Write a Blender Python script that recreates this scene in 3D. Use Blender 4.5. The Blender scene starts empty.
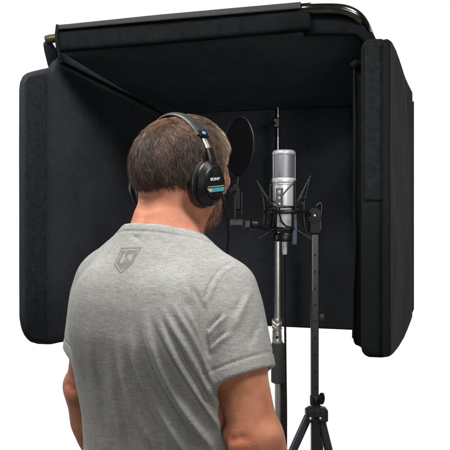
import bpy, math, random
import numpy as np
from mathutils import Vector, Matrix
from mathutils.bvhtree import BVHTree
random.seed(4); rng = np.random.default_rng(4)
sc = bpy.context.scene
COL = sc.collection
FP, HZ, EYE = 625.0, 217.0, 1.5          # focal length in photo pixels, horizon row, eye height

def P(u, v, Y):                            # a point at real distance Y (metres) from the camera
    return Vector(((u-225)/FP*Y, Y, EYE-(v-HZ)/FP*Y))

# ---------------------------------------------------------------- materials
def mat(name, base=(.5,.5,.5), rough=.6, metal=0, spec=.5, noise=None, bump=None, sheen=0, sss=0, coat=0):
    m = bpy.data.materials.new(name); m.use_nodes = True
    nt = m.node_tree; b = nt.nodes['Principled BSDF']
    b.inputs['Base Color'].default_value = (*base, 1)
    b.inputs['Roughness'].default_value = rough
    b.inputs['Metallic'].default_value = metal
    b.inputs['Specular IOR Level'].default_value = spec
    if sheen:
        b.inputs['Sheen Weight'].default_value = sheen
        b.inputs['Sheen Roughness'].default_value = .45
    if coat: b.inputs['Coat Weight'].default_value = coat
    if sss:
        b.inputs['Subsurface Weight'].default_value = sss
        b.inputs['Subsurface Radius'].default_value = (1.0,.35,.2)
        b.inputs['Subsurface Scale'].default_value = .006
    tc = nt.nodes.new('ShaderNodeTexCoord')
    if noise:                              # list of (scale, detail, amount, stretch)
        prev = None
        for (s, d, amt, st) in noise:
            mp = nt.nodes.new('ShaderNodeMapping'); mp.inputs['Scale'].default_value = st
            nt.links.new(tc.outputs['Object'], mp.inputs[0])
            n = nt.nodes.new('ShaderNodeTexNoise'); n.inputs['Scale'].default_value = s; n.inputs['Detail'].default_value = d
            nt.links.new(mp.outputs[0], n.inputs['Vector'])
            r = nt.nodes.new('ShaderNodeMapRange')
            r.inputs['From Min'].default_value = .25; r.inputs['From Max'].default_value = .75
            r.inputs['To Min'].default_value = 1-amt; r.inputs['To Max'].default_value = 1+amt
            nt.links.new(n.outputs['Fac'], r.inputs[0])
            if prev is None: prev = r.outputs[0]
            else:
                k = nt.nodes.new('ShaderNodeMath'); k.operation = 'MULTIPLY'
                nt.links.new(prev, k.inputs[0]); nt.links.new(r.outputs[0], k.inputs[1]); prev = k.outputs[0]
        vm = nt.nodes.new('ShaderNodeVectorMath'); vm.operation = 'SCALE'
        vm.inputs[0].default_value = base
        nt.links.new(prev, vm.inputs['Scale']); nt.links.new(vm.outputs[0], b.inputs['Base Color'])
    if bump:
        prev = None
        for (s, d, dist, st) in bump:
            mp = nt.nodes.new('ShaderNodeMapping'); mp.inputs['Scale'].default_value = st
            nt.links.new(tc.outputs['Object'], mp.inputs[0])
            n = nt.nodes.new('ShaderNodeTexNoise'); n.inputs['Scale'].default_value = s; n.inputs['Detail'].default_value = d
            nt.links.new(mp.outputs[0], n.inputs['Vector'])
            bp = nt.nodes.new('ShaderNodeBump'); bp.inputs['Distance'].default_value = dist; bp.inputs['Strength'].default_value = 1
            nt.links.new(n.outputs['Fac'], bp.inputs['Height'])
            if prev: nt.links.new(prev, bp.inputs['Normal'])
            prev = bp.outputs[0]
        nt.links.new(prev, b.inputs['Normal'])
    return m
I1 = (1,1,1)
M = {}
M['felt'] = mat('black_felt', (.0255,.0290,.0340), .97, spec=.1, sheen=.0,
    noise=[(7,3,.16,I1),(70,2,.10,I1),(420,2,.35,I1)], bump=[(7,3,.004,I1),(500,2,.0006,I1)])
M['felt_lit'] = mat('lit_ceiling_felt', (.047,.052,.058), .97, spec=.1, sheen=.0,
    noise=[(6,3,.16,I1),(60,2,.12,I1),(420,2,.35,I1)], bump=[(7,3,.004,I1),(500,2,.0006,I1)])  # ceiling copy of the felt, colour lightened in place of light from below
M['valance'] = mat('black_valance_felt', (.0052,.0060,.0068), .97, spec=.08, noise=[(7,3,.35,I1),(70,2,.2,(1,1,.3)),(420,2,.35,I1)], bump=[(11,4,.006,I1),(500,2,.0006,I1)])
M['velvet'] = mat('black_velvet', (.0060,.0070,.0070), .95, spec=.12, sheen=.012,
    noise=[(5,4,.18,I1),(300,2,.3,I1)], bump=[(10,4,.005,I1),(500,2,.0006,I1)])
M['strip'] = mat('loop_strip', (.0080,.0092,.0100), .95, spec=.12, sheen=.012,
    noise=[(60,4,.4,I1),(600,2,.45,I1)], bump=[(60,4,.003,I1),(500,2,.0015,I1)])
M['screen'] = mat('black_nylon_screen', (.0025,.0026,.0034), 1, spec=.03)
M['strip_soft'] = mat('worn_loop_strip', (.0185,.021,.0235), .97, spec=.1, noise=[(60,4,.25,I1),(600,2,.45,I1)], bump=[(60,4,.002,I1),(500,2,.0015,I1)])
M['meshtrim'] = mat('grey_mesh_trim', (.014,.0145,.0145), .8, noise=[(500,2,.6,I1),(12,2,.25,I1)], bump=[(600,1,.0015,I1)])
M['seam'] = mat('seam_binding', (.005,.006,.007), .9, spec=.15)
M['chrome'] = mat('brushed_steel_tube', (.5,.48,.44), .22, 1, noise=[(40,3,.1,(1,1,8))])
M['tube'] = mat('darkened_chrome_tube', (.17,.165,.14), .16, 1, noise=[(40,3,.3,(1,1,1))])  # chrome with its colour darkened to stand for dim reflections
M['brass'] = mat('worn_brass_tube', (.10,.08,.045), .55, 1, noise=[(60,3,.4,I1)])
M['nickel'] = mat('satin_nickel', (.70,.68,.63), .42, 1, noise=[(30,3,.15,I1)])
M['darkmetal'] = mat('dark_grey_enamel', (.019,.0165,.0165), .42, .0, spec=.3, noise=[(50,4,.15,I1)])
M['legmetal'] = mat('blue_grey_enamel', (.035,.042,.048), .35, .2, noise=[(50,4,.15,I1)])
M['black'] = mat('black_plastic', (.0050,.0048,.0050), .36, spec=.3, noise=[(30,3,.2,I1)], bump=[(700,1,.0002,I1)])
M['blackmatte'] = mat('matt_black_plastic', (.005,.005,.0055), .6, spec=.2, noise=[(30,3,.2,I1)])
M['leather'] = mat('black_padding', (.011,.0115,.012), .42, noise=[(40,3,.2,I1)], bump=[(260,3,.0008,I1)])
M['grip'] = mat('foam_grip', (.040,.041,.040), .85, noise=[(200,3,.3,I1)], bump=[(500,2,.001,I1)])
M['silver'] = mat('matt_silver_lacquer', (.44,.44,.445), .42, .35, noise=[(20,3,.06,I1)])
M['silverlight'] = mat('pale_silver_lacquer', (.31,.305,.32), .35, .3)
M['slider'] = mat('brushed_slider_steel', (.75,.72,.66), .35, .7)
M['white'] = mat('white_print', (.8,.8,.78), .5)
M['cream'] = mat('cream_print', (.40,.38,.27), .5, noise=[(400,2,.3,I1)])
M['teal'] = mat('teal_print', (.045,.31,.37), .45, noise=[(300,2,.25,I1)])
M['blue'] = mat('blue_marker', (.06,.2,.5), .4)
M['bluetape'] = mat('faded_blue_tape', (.018,.034,.052), .6, noise=[(60,3,.3,I1)])
M['piping'] = mat('black_green_vinyl', (.011,.013,.011), .5, noise=[(60,3,.2,I1)], bump=[(300,2,.0005,I1)])
M['pipe_light'] = mat('pale_piping', (.09,.093,.085), .5)
M['denim'] = mat('dark_denim', (.02,.03,.055), .9, noise=[(300,2,.3,I1),(10,3,.2,I1)])
M['sole'] = mat('rubber_sole', (.02,.02,.02), .8)
M['floor'] = mat('grey_studio_floor', (.30,.30,.30), .6, noise=[(3,3,.02,I1)])  # unseen floor, colour darkened to cut light bounced upward
M['emblem'] = mat('grey_shirt_print', (.165,.165,.158), .8, noise=[(700,2,.35,I1),(120,3,.25,I1)])

# mic grille: fine woven mesh
m = M['grille'] = mat('woven_wire_grille', (.27,.265,.28), .42, .6)
nt = m.node_tree; b = nt.nodes['Principled BSDF']
tc = nt.nodes.new('ShaderNodeTexCoord')
w1 = nt.nodes.new('ShaderNodeTexWave'); w1.bands_direction = 'Z'; w1.inputs['Scale'].default_value = 110
nt.links.new(tc.outputs['Object'], w1.inputs[0])
rr = nt.nodes.new('ShaderNodeMapRange'); rr.inputs['To Min'].default_value = .86; rr.inputs['To Max'].default_value = 1.08
nt.links.new(w1.outputs['Fac'], rr.inputs[0])
vm = nt.nodes.new('ShaderNodeVectorMath'); vm.operation = 'SCALE'; vm.inputs[0].default_value = (.17,.166,.182)
nt.links.new(rr.outputs[0], vm.inputs['Scale']); nt.links.new(vm.outputs[0], b.inputs['Base Color'])
bp = nt.nodes.new('ShaderNodeBump'); bp.inputs['Distance'].default_value = .0002
nt.links.new(w1.outputs['Fac'], bp.inputs['Height']); nt.links.new(bp.outputs[0], b.inputs['Normal'])

# heather-grey jersey
M['shirt'] = mat('heather_grey_jersey', (.285,.285,.272), .92, spec=.15, sheen=.08,
    noise=[(560,2,.26,(.8,.8,1.6)),(170,3,.16,(.4,.4,2.6)),(25,3,.05,I1)],
    bump=[(7,4,.004,(1,1,.6)),(32,4,.0022,(1.7,1.7,.5)),(60,3,.0006,(1,1,2)),(700,2,.0004,I1)])

# skin: mottled, redder over joints
def skin_mat():
    m = mat('skin', (.47,.205,.13), .62, spec=.22, sss=.07)
    nt = m.node_tree; b = nt.nodes['Principled BSDF']
    tc = nt.nodes.new('ShaderNodeTexCoord')
    n = nt.nodes.new('ShaderNodeTexNoise'); n.inputs['Scale'].default_value = 26; n.inputs['Detail'].default_value = 6
    n2 = nt.nodes.new('ShaderNodeTexNoise'); n2.inputs['Scale'].default_value = 240; n2.inputs['Detail'].default_value = 3
    for q in (n, n2): nt.links.new(tc.outputs['Object'], q.inputs['Vector'])
    cr = nt.nodes.new('ShaderNodeValToRGB')
    cr.color_ramp.elements[0].position = .3; cr.color_ramp.elements[0].color = (.36,.145,.085,1)
    cr.color_ramp.elements[1].position = .7; cr.color_ramp.elements[1].color = (.48,.225,.145,1)
    nt.links.new(n.outputs['Fac'], cr.inputs[0])
    at = nt.nodes.new('ShaderNodeAttribute'); at.attribute_name = 'tone'
    mx = nt.nodes.new('ShaderNodeVectorMath'); mx.operation = 'MULTIPLY'
    nt.links.new(cr.outputs[0], mx.inputs[0]); nt.links.new(at.outputs['Color'], mx.inputs[1])
    nt.links.new(mx.outputs[0], b.inputs['Base Color'])
    b1 = nt.nodes.new('ShaderNodeBump'); b1.inputs['Distance'].default_value = .00045
    nt.links.new(n2.outputs['Fac'], b1.inputs['Height'])
    b2 = nt.nodes.new('ShaderNodeBump'); b2.inputs['Distance'].default_value = .0006
    nt.links.new(n.outputs['Fac'], b2.inputs['Height']); nt.links.new(b1.outputs[0], b2.inputs['Normal'])
    nt.links.new(b2.outputs[0], b.inputs['Normal'])
    return m
M['skin'] = skin_mat()
def hair_mat():
    m = bpy.data.materials.new('short_hair'); m.use_nodes = True
    nt = m.node_tree; b = nt.nodes['Principled BSDF']
    at = nt.nodes.new('ShaderNodeAttribute'); at.attribute_name = 'tone'
    nt.links.new(at.outputs['Color'], b.inputs['Base Color'])
    b.inputs['Roughness'].default_value = .5; b.inputs['Specular IOR Level'].default_value = .3
    return m
M['hair'] = hair_mat()

# ---------------------------------------------------------------- object helpers
def link(me, name, m, parent=None, smooth=True, angle=None):
    o = bpy.data.objects.new(name, me); COL.objects.link(o)
    if m is not None and len(me.materials) == 0: me.materials.append(m)
    me.polygons.foreach_set('use_smooth', [smooth]*len(me.polygons))
    if angle: me.set_sharp_from_angle(angle=math.radians(angle))
    if parent:
        o.parent = parent; o.matrix_parent_inverse = pinv(parent)
    return o
def pinv(p):
    mm = Matrix.Identity(4); q = p; chain = []
    while q: chain.append(q); q = q.parent
    for q in reversed(chain):
        mm = mm @ (q.matrix_parent_inverse if q.parent else Matrix.Identity(4)) @ Matrix.LocRotScale(q.location, q.rotation_euler, q.scale)
    return mm.inverted()
def tag(o, label=None, cat=None, group=None, kind=None):
    for k, v in (('label',label),('category',cat),('group',group),('kind',kind)):
        if v: o[k] = v
    return o
def empty(name, loc, label, cat, group=None):
    o = bpy.data.objects.new(name, None); COL.objects.link(o); o.location = loc
    o.empty_display_size = .05
    return tag(o, label, cat, group)

class MB:
    def __init__(s): s.v = []; s.f = []
    def add(s, vs, fs):
        n = len(s.v); s.v += [tuple(p) for p in vs]; s.f += [tuple(i+n for i in f) for f in fs]
    def tube(s, pts, r, seg=12, closed=False, caps=True, flat=None):
        pts = [Vector(p) for p in pts]; n = len(pts)
        rs = r if isinstance(r, (list, tuple)) else [r]*n
        T = []
        for i in range(n):
            a = pts[(i-1) % n] if (closed or i > 0) else pts[i]
            c = pts[(i+1) % n] if (closed or i < n-1) else pts[i]
            T.append((c-a).normalized())
        up = Vector((0,0,1)) if abs(T[0].z) < .9 else Vector((0,1,0))
        if flat is not None: up = Vector(flat[0])
        N = (up - T[0]*up.dot(T[0])).normalized(); vs = []
        for i in range(n):
            if i: N = (N - T[i]*N.dot(T[i])).normalized()
            B = T[i].cross(N)
            ka, kb = (flat[1], flat[2]) if flat is not None else (1, 1)
            for k in range(seg):
                a = 2*math.pi*k/seg
                vs.append(pts[i] + (N*math.cos(a)*ka + B*math.sin(a)*kb)*rs[i])
        fs = []
        for i in range(n if closed else n-1):
            j = (i+1) % n
            for k in range(seg):
                l = (k+1) % seg
                fs.append((i*seg+k, i*seg+l, j*seg+l, j*seg+k))
        if caps and not closed:
            fs.append(tuple(range(seg-1, -1, -1))); fs.append(tuple(range((n-1)*seg, n*seg)))
        s.add(vs, fs); return s
    def lathe(s, c, axis, prof, seg=32, squash=None, ref=None):   # prof: (radius, height along axis); squash=(ka,kb)
        c = Vector(c); ax = Vector(axis).normalized()
        up = Vector(ref) if ref is not None else (Vector((0,0,1)) if abs(ax.z) < .9 else Vector((1,0,0)))
        N = (up - ax*up.dot(ax)).normalized(); B = ax.cross(N)
        ka, kb = squash or (1, 1)
        vs = []
        for (r, h) in prof:
            for k in range(seg):
                a = 2*math.pi*k/seg
                vs.append(c + ax*h + (N*math.cos(a)*ka + B*math.sin(a)*kb)*r)
        fs = []
        for i in range(len(prof)-1):
            for k in range(seg):
                l = (k+1) % seg
                fs.append((i*seg+k, i*seg+l, (i+1)*seg+l, (i+1)*seg+k))
        fs.append(tuple(range(seg-1, -1, -1))); fs.append(tuple(range((len(prof)-1)*seg, len(prof)*seg)))
        s.add(vs, fs); return s
    def box(s, c, ex, ey, ez, hx, hy, hz, bev=.0):    # oriented box with chamfered edges
        c = Vector(c); ex, ey, ez = (Vector(e).normalized() for e in (ex, ey, ez))
        b = min(bev, hx*.8, hy*.8)
        ring = [(hx-b,hy),(hx,hy-b),(hx,-hy+b),(hx-b,-hy),(-hx+b,-hy),(-hx,-hy+b),(-hx,hy-b),(-hx+b,hy)] if b > 0 else [(hx,hy),(hx,-hy),(-hx,-hy),(-hx,hy)]
        n = len(ring); vs = []
        bz = min(bev, hz*.8)
        lev = [(-hz, b), (-hz+bz, 0), (hz-bz, 0), (hz, b)] if bev > 0 else [(-hz, 0), (hz, 0)]
        for z, q in lev:
            for x, y in ring:
                vs.append(c + ex*(x*(1-q/hx)) + ey*(y*(1-q/hy)) + ez*z)
        fs = []
        for i in range(len(lev)-1):
            for k in range(n):
                l = (k+1) % n; fs.append((i*n+k, (i+1)*n+k, (i+1)*n+l, i*n+l))
        fs.append(tuple(range(n))); fs.append(tuple(range((len(lev)-1)*n+n-1, (len(lev)-1)*n-1, -1)))
        s.add(vs, fs); return s
    def build(s, name, m, parent=None, angle=40):
        me = bpy.data.meshes.new(name); me.from_pydata(s.v, [], s.f); me.update()
        import bmesh
        bm = bmesh.new(); bm.from_mesh(me); bmesh.ops.recalc_face_normals(bm, faces=bm.faces); bm.to_mesh(me); bm.free()
        return link(me, name, m, parent, True, angle)

def np_mesh(name, V, F, m, parent=None, tone=None, mats=None):
    me = bpy.data.meshes.new(name)
    V = np.asarray(V, np.float32); F = np.asarray(F, np.int32); k = F.shape[1]
    me.vertices.add(len(V)); me.vertices.foreach_set('co', V.ravel())
    me.loops.add(F.size); me.loops.foreach_set('vertex_index', F.ravel())
    me.polygons.add(len(F)); me.polygons.foreach_set('loop_start', np.arange(0, F.size, k, dtype=np.int32))
    me.update(calc_edges=True); me.validate()
    if tone is not None:
        a = me.attributes.new('tone', 'FLOAT_COLOR', 'POINT')
        c = np.ones((len(V), 4), np.float32); c[:, :3] = tone; a.data.foreach_set('color', c.ravel())
    return link(me, name, m, parent)

# ---------------------------------------------------------------- implicit surfaces
class Field:
    def __init__(s, lo, hi, h):
        s.lo = np.array(lo, np.float32); s.h = h
        s.n = [int((hi[i]-lo[i])/h)+2 for i in range(3)]
        s.F = np.full(s.n, .06, np.float32)
        s.ax = [s.lo[i]+h*np.arange(s.n[i], dtype=np.float32) for i in range(3)]
    def sub(s, lo, hi):
        sl = []
        for i in range(3):
            a = max(0, int((lo[i]-s.lo[i])/s.h)); c = min(s.n[i], int((hi[i]-s.lo[i])/s.h)+2)
            sl.append(slice(a, max(a, c)))
        g = np.meshgrid(*[s.ax[i][sl[i]] for i in range(3)], indexing='ij', sparse=True)
        return tuple(sl), g
    def put(s, fn, lo, hi, k=.0, op='add', mg=.07):
        sl, g = s.sub([q-mg-k for q in lo], [q+mg+k for q in hi])
        d = fn(*g); A = s.F[sl]
        if op == 'add': s.F[sl] = smin(A, d, k)
        elif op == 'cut': s.F[sl] = -smin(-A, d, k)       # remove the inside of d
        elif op == 'and': s.F[sl] = -smin(-A, -d, k)
    def cone(s, p0, p1, r0, r1, k=.01, op='add', sq=None):
        p0 = np.array(p0, float); p1 = np.array(p1, float); R = max(r0, r1)
        s.put(lambda x,y,z: cone(x,y,z,p0,p1,r0,r1), np.minimum(p0,p1)-R, np.maximum(p0,p1)+R, k, op)
    def ell(s, c, r, k=.01, op='add', rot=0):
        R = max(r)
        s.put(lambda x,y,z: ell(x,y,z,c,r,rot), [q-R for q in c], [q+R for q in c], k, op)
    def mesh(s):
        F = s.F; h = s.h
        ins = F < 0
        c = ins[:-1,:-1,:-1].astype(np.int8)
        tot = np.zeros_like(c)
        for i in (0,1):
            for j in (0,1):
                for l in (0,1):
                    tot += ins[i:F.shape[0]-1+i, j:F.shape[1]-1+j, l:F.shape[2]-1+l]
        act = np.argwhere((tot > 0) & (tot < 8))
        idx = -np.ones(tot.shape, np.int32); idx[tuple(act.T)] = np.arange(len(act))
        acc = np.zeros((len(act), 3)); cnt = np.zeros(len(act))
        for axis in range(3):
            o = [a for a in range(3) if a != axis]
            for i in (0,1):
                for j in (0,1):
                    a = act.copy(); a[:, o[0]] += i; a[:, o[1]] += j
                    bb = a.copy(); bb[:, axis] += 1
                    fa = F[tuple(a.T)]; fb = F[tuple(bb.T)]
                    cr = (fa < 0) != (fb < 0)
                    t = np.where(cr, fa/np.where(cr, fa-fb, 1), 0)
                    p = a.astype(float); p[:, axis] += t
                    acc[cr] += p[cr]; cnt[cr] += 1
        V = acc/cnt[:, None]*h + s.lo
        faces = []
        for axis in range(3):
            o = [(axis+1) % 3, (axis+2) % 3]
            sa = [slice(1,-1)]*3; sb = [slice(1,-1)]*3
            sa[axis] = slice(0,-1); sb[axis] = slice(1,None)
            A = ins[tuple(sa)]; Bb = ins[tuple(sb)]
            e = np.argwhere(A != Bb)
            flip = A[tuple(e.T)]
            e[:, o[0]] += 1; e[:, o[1]] += 1
            def cell(d0, d1):
                q = e.copy(); q[:, o[0]] += d0; q[:, o[1]] += d1; return idx[tuple(q.T)]
            q = np.stack([cell(-1,-1), cell(0,-1), cell(0,0), cell(-1,0)], 1)
            q[~flip] = q[~flip][:, ::-1]
            faces.append(q)
        Fc = np.concatenate(faces); Fc = Fc[(Fc >= 0).all(1)]
        return V, Fc
def smin(a, b, k):
    if k <= 0: return np.minimum(a, b)
    h = np.clip(.5+.5*(b-a)/k, 0, 1)
    return (b*(1-h)+a*h - k*h*(1-h)).astype(np.float32)
def cone(x,y,z,p0,p1,r0,r1):
    d = p1-p0; L = float(d@d)+1e-12
    t = np.clip(((x-p0[0])*d[0]+(y-p0[1])*d[1]+(z-p0[2])*d[2])/L, 0, 1)
    return np.sqrt((x-p0[0]-t*d[0])**2+(y-p0[1]-t*d[1])**2+(z-p0[2]-t*d[2])**2) - (r0+(r1-r0)*t)
def ell(x,y,z,c,r,rot=0):
    X = x-c[0]; Y = y-c[1]; Z = z-c[2]
    if rot: ca, sa = math.cos(rot), math.sin(rot); X, Y = X*ca+Y*sa, -X*sa+Y*ca
    k0 = np.sqrt((X/r[0])**2+(Y/r[1])**2+(Z/r[2])**2)
    k1 = np.sqrt((X/r[0]**2)**2+(Y/r[1]**2)**2+(Z/r[2]**2)**2)+1e-9
    return k0*(k0-1)/k1
def normals(V, F):
    a, b_, c, d = (V[F[:, i]] for i in range(4))
    n = np.cross(c-a, d-b_); N = np.zeros_like(V)
    for i in range(4): np.add.at(N, F[:, i], n)
    return N/(np.linalg.norm(N, axis=1, keepdims=True)+1e-12)

# ================================================================ SETTING
fl = MB().lathe((0,1.35,0), (0,0,1), [(2.2,-.05),(2.2,0)], 96).build('floor', M['floor']); tag(fl, kind='structure')

# ================================================================ PERSON
TH = math.radians(35)                                   # torso heading, clockwise from straight away
FWD = np.array([math.sin(TH), math.cos(TH), 0]); RGT = np.array([math.cos(TH), -math.sin(TH), 0])
T0 = np.array([-.112, 1.235, 0.])
def toworld(V): V = np.asarray(V, float); return T0 + V[:, :1]*RGT + V[:, 1:2]*FWD + V[:, 2:3]*np.array([0,0,1.])
def W(a, b_, z): return Vector(toworld([[a, b_, z]])[0])
def pix(Vw): return 225+FP*Vw[:,0]/Vw[:,1], HZ-(Vw[:,2]-EYE)*FP/Vw[:,1]
# head frame inside the torso frame
HT = math.radians(6)                                    # head turned a little further right
HC = np.array([.004, .045, 1.594])                      # head centre (torso frame)
def h2l(p):                                             # head (right, forward, up) -> torso frame
    p = np.atleast_2d(np.asarray(p, float)); c, s_ = math.cos(HT), math.sin(HT)
    return np.stack([HC[0]+p[:,0]*c+p[:,1]*s_, HC[1]-p[:,0]*s_+p[:,1]*c, HC[2]+p[:,2]], 1)
def l2h(V):
    c, s_ = math.cos(HT), math.sin(HT); x = V[:,0]-HC[0]; y = V[:,1]-HC[1]
    return np.stack([x*c-y*s_, x*s_+y*c, V[:,2]-HC[2]], 1)
def HW(x, y, z): return Vector(toworld(h2l([x,y,z]))[0])
def hp(*p): return h2l(p)[0]

# joints (torso frame)
SR, ER, WR = (.149,-.012,1.366), (.221,-.038,1.118), (.232,.085,.875)
SL, EL, WL = (-.176,-.008,1.366), (-.218,-.012,1.130), (-.234,.075,.880)
prof_z = [.60,.78,.84,.92,1.00,1.10,1.20,1.28,1.34,1.38,1.41,1.435,1.455,1.475,1.50]
prof_w = [.17,.185,.20,.202,.203,.203,.200,.192,.182,.170,.146,.112,.084,.066,.050]
prof_d = [.12,.135,.135,.130,.124,.124,.132,.136,.128,.116,.100,.086,.074,.064,.050]
zz = np.linspace(.6,1.5,361)
def smooth(a):
    q = np.interp(zz, prof_z, a); kx = np.exp(-np.linspace(-2,2,17)**2); kx /= kx.sum()
    return np.convolve(np.pad(q, 8, mode='edge'), kx, 'valid')
PW, PD = smooth(prof_w), smooth(prof_d)
def torso(x, y, z, grow=0.):
    w = np.interp(z, zz, PW)+grow; d = np.interp(z, zz, PD)+grow
    yb = y - np.interp(z, [.9,1.05,1.25,1.40,1.5], [.012,.010,-.006,-.020,-.020])
    w = w + .022*np.clip(-x/.1, 0, 1)*np.clip((1.40-z)/.08, 0, 1)*np.clip((z-1.10)/.12, 0, 1)
    q = (np.abs(x/w)**2.35+np.abs(yb/d)**2.35)**(1/2.35)
    dd = (q-1)*np.minimum(w, d)*.95
    return np.maximum(dd, np.maximum(z-1.50, .62-z)).astype(np.float32)

def build_body():
    f = Field((-.40,-.26,.80), (.40,.36,1.76), .0036)
    f.put(lambda x,y,z: np.maximum(torso(x,y,z,-.014), .85-z), (-.2,-.16,.85), (.2,.16,1.5), 0)
    # neck with two tendons and traps
    f.cone((.0,-.018,1.42), hp(0,-.022,-.03), .060, .056, .02)
    f.cone((.0,.01,1.43), hp(0,.01,-.06), .052, .052, .02)
    for s_ in (-1,1):
        f.cone((s_*.022,-.055,1.46), hp(s_*.022,-.066,-.03), .020, .019, .02)
        f.cone((s_*.03,-.02,1.475), (s_*.12,-.015,1.395), .030, .030, .03)
    # arms
    for S,E,Wr,sg in ((SR,ER,WR,1),(SL,EL,WL,-1)):
        S,E,Wr = map(np.array,(S,E,Wr))
        f.ell(S, (.044,.046,.048), .015)
        mid = S*.5+E*.5
        f.cone(S, mid, .046, .043, .02); f.cone(mid+[0,.004,0], E+[0,.004,.02], .043, .040, .02)
        f.cone(mid+[0,-.010,0], E+[0,-.006,.03], .035, .033, .02)
        f.ell(E+[sg*.004,.004,-.002], (.042,.041,.044), .02)
        f.ell(E+[-sg*.002,-.036,-.004], (.017,.014,.022), .014)        # point of the elbow
        f.ell(E+[sg*(.036 if sg > 0 else .028),-.010,.012], (.016,.018,.018), .014)
        f.ell(E+[-sg*.034,-.016,.006], (.014,.014,.015), .012)
        d = (Wr-E); m1 = E+d*.30
        f.cone(E+[0,.006,-.004], m1, .043, .046, .02); f.cone(m1, Wr, .045, .027, .02)
        f.cone(E+[sg*.018,.0,.0], E+d*.45+[sg*.012,0,0], .034, .036, .02)
        # crease dimples above the elbow point
        f.ell(E+[sg*.012,-.050,.016], (.016,.006,.004), .008, 'cut')
        f.ell(E+[-sg*.014,-.050,.010], (.012,.006,.004), .008, 'cut')
        # hand: palm, four fingers, thumb; loosely curled
        dn = d/np.linalg.norm(d); side = np.array([0,0,1.])-dn*dn[2]; side /= np.linalg.norm(side)
        out = np.cross(dn, side)
        pc = Wr+dn*.05
        for q in (-.027,-.009,.009,.027):
            f.cone(Wr+dn*.008+side*q*.55, Wr+dn*.085+side*q, .014, .0125, .012)
        cur = out*(-sg)
        for q, L in ((.030,.072),(.010,.082),(-.010,.076),(-.029,.060)):
            a = Wr+dn*.086+side*q; b1 = a+(dn*.8+cur*.6)*L*.45; b2 = b1+(dn*.25+cur*.97)*L*.33; b3 = b2+(-dn*.3+cur*.9)*L*.25
            f.cone(a, b1, .0098, .0088, .004); f.cone(b1, b2, .0088, .0078, .003); f.cone(b2, b3, .0078, .0068, .003)
        a = Wr+dn*.022+side*.024; b1 = a+dn*.032+side*.022+cur*.014; b2 = b1+dn*.03+side*.003+cur*.016
        f.cone(a, b1, .014, .0115, .008); f.cone(b1, b2, .0112, .0088, .004)
    # head
    f.ell(hp(0,-.004,.018), (.077,.100,.083), .02, rot=-HT)
    f.ell(hp(0,-.045,.000), (.066,.058,.066), .03, rot=-HT)
    f.ell(hp(0,.016,.036), (.066,.062,.062), .02, rot=-HT)
    f.ell(hp(0,.026,-.030), (.062,.064,.080), .03, rot=-HT)
    f.ell(hp(0,.049,-.094), (.033,.032,.025), .03, rot=-HT)         # chin
    for s_ in (-1,1):
        f.cone(hp(s_*.050,.0,-.060), hp(s_*.022,.050,-.096), .018, .016, .03)   # jaw
        f.ell(hp(s_*.041,.060,-.022), (.022,.020,.016), .02)                    # cheekbone
        f.ell(hp(s_*.031,.089,.006), (.017,.012,.011), .010, 'cut')             # eye socket
        f.ell(hp(s_*.031,.075,.005), (.0125,.0125,.0115), .003)                 # eyeball under lid
        f.cone(hp(s_*.012,.089,.024), hp(s_*.043,.079,.026), .007, .006, .012)  # brow
        # ear
        f.ell(hp(s_*.079,-.004,-.008), (.008,.020,.032), .006, rot=-HT-s_*.35)
        f.ell(hp(s_*.087,.000,-.006), (.006,.010,.018), .004, 'cut', rot=-HT)
        f.ell(hp(s_*.010,.102,-.034), (.008,.008,.007), .006)                   # nostril wing
    f.cone(hp(0,.090,.012), hp(0,.109,-.028), .0085, .012, .010)                # nose
    f.cone(hp(-.019,.084,-.058), hp(.019,.084,-.058), .0065, .0065, .006)       # lips
    f.cone(hp(-.016,.083,-.069), hp(.016,.083,-.069), .0068, .0068, .006)
    f.cone(hp(-.022,.093,-.0635), hp(.022,.093,-.0635), .0018, .0018, .003, 'cut')
    V, Fc = f.mesh()
    tone = np.ones((len(V), 3), np.float32)
    for E in (ER, EL):                                     # ruddier elbow skin, darkened too for the shade in its creases
        d = np.linalg.norm((V-np.array(E)-[0,-.03,0])/[.034,.03,.032], axis=1); k = np.exp(-d**2)[:, None]
        tone *= 1-k*np.array([.16,.42,.44])
    arm = np.clip((1.40-V[:,2])/.06, 0, 1)[:, None]           # forearms tanned against the neck
    tone *= 1-arm*np.array([-.07,-.02,.06])
    nk = np.clip((V[:,2]-1.42)/.03, 0, 1)[:, None]*np.array([.16,.10,.10]); tone *= 1+nk
    return toworld(V), Fc, tone
Vb, Fb, tb = build_body()
person = np_mesh('person', Vb, Fb, M['skin'], None, tb)
tag(person, 'man seen from behind in heather grey t-shirt, short brown hair, facing the microphone', 'person')

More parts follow.
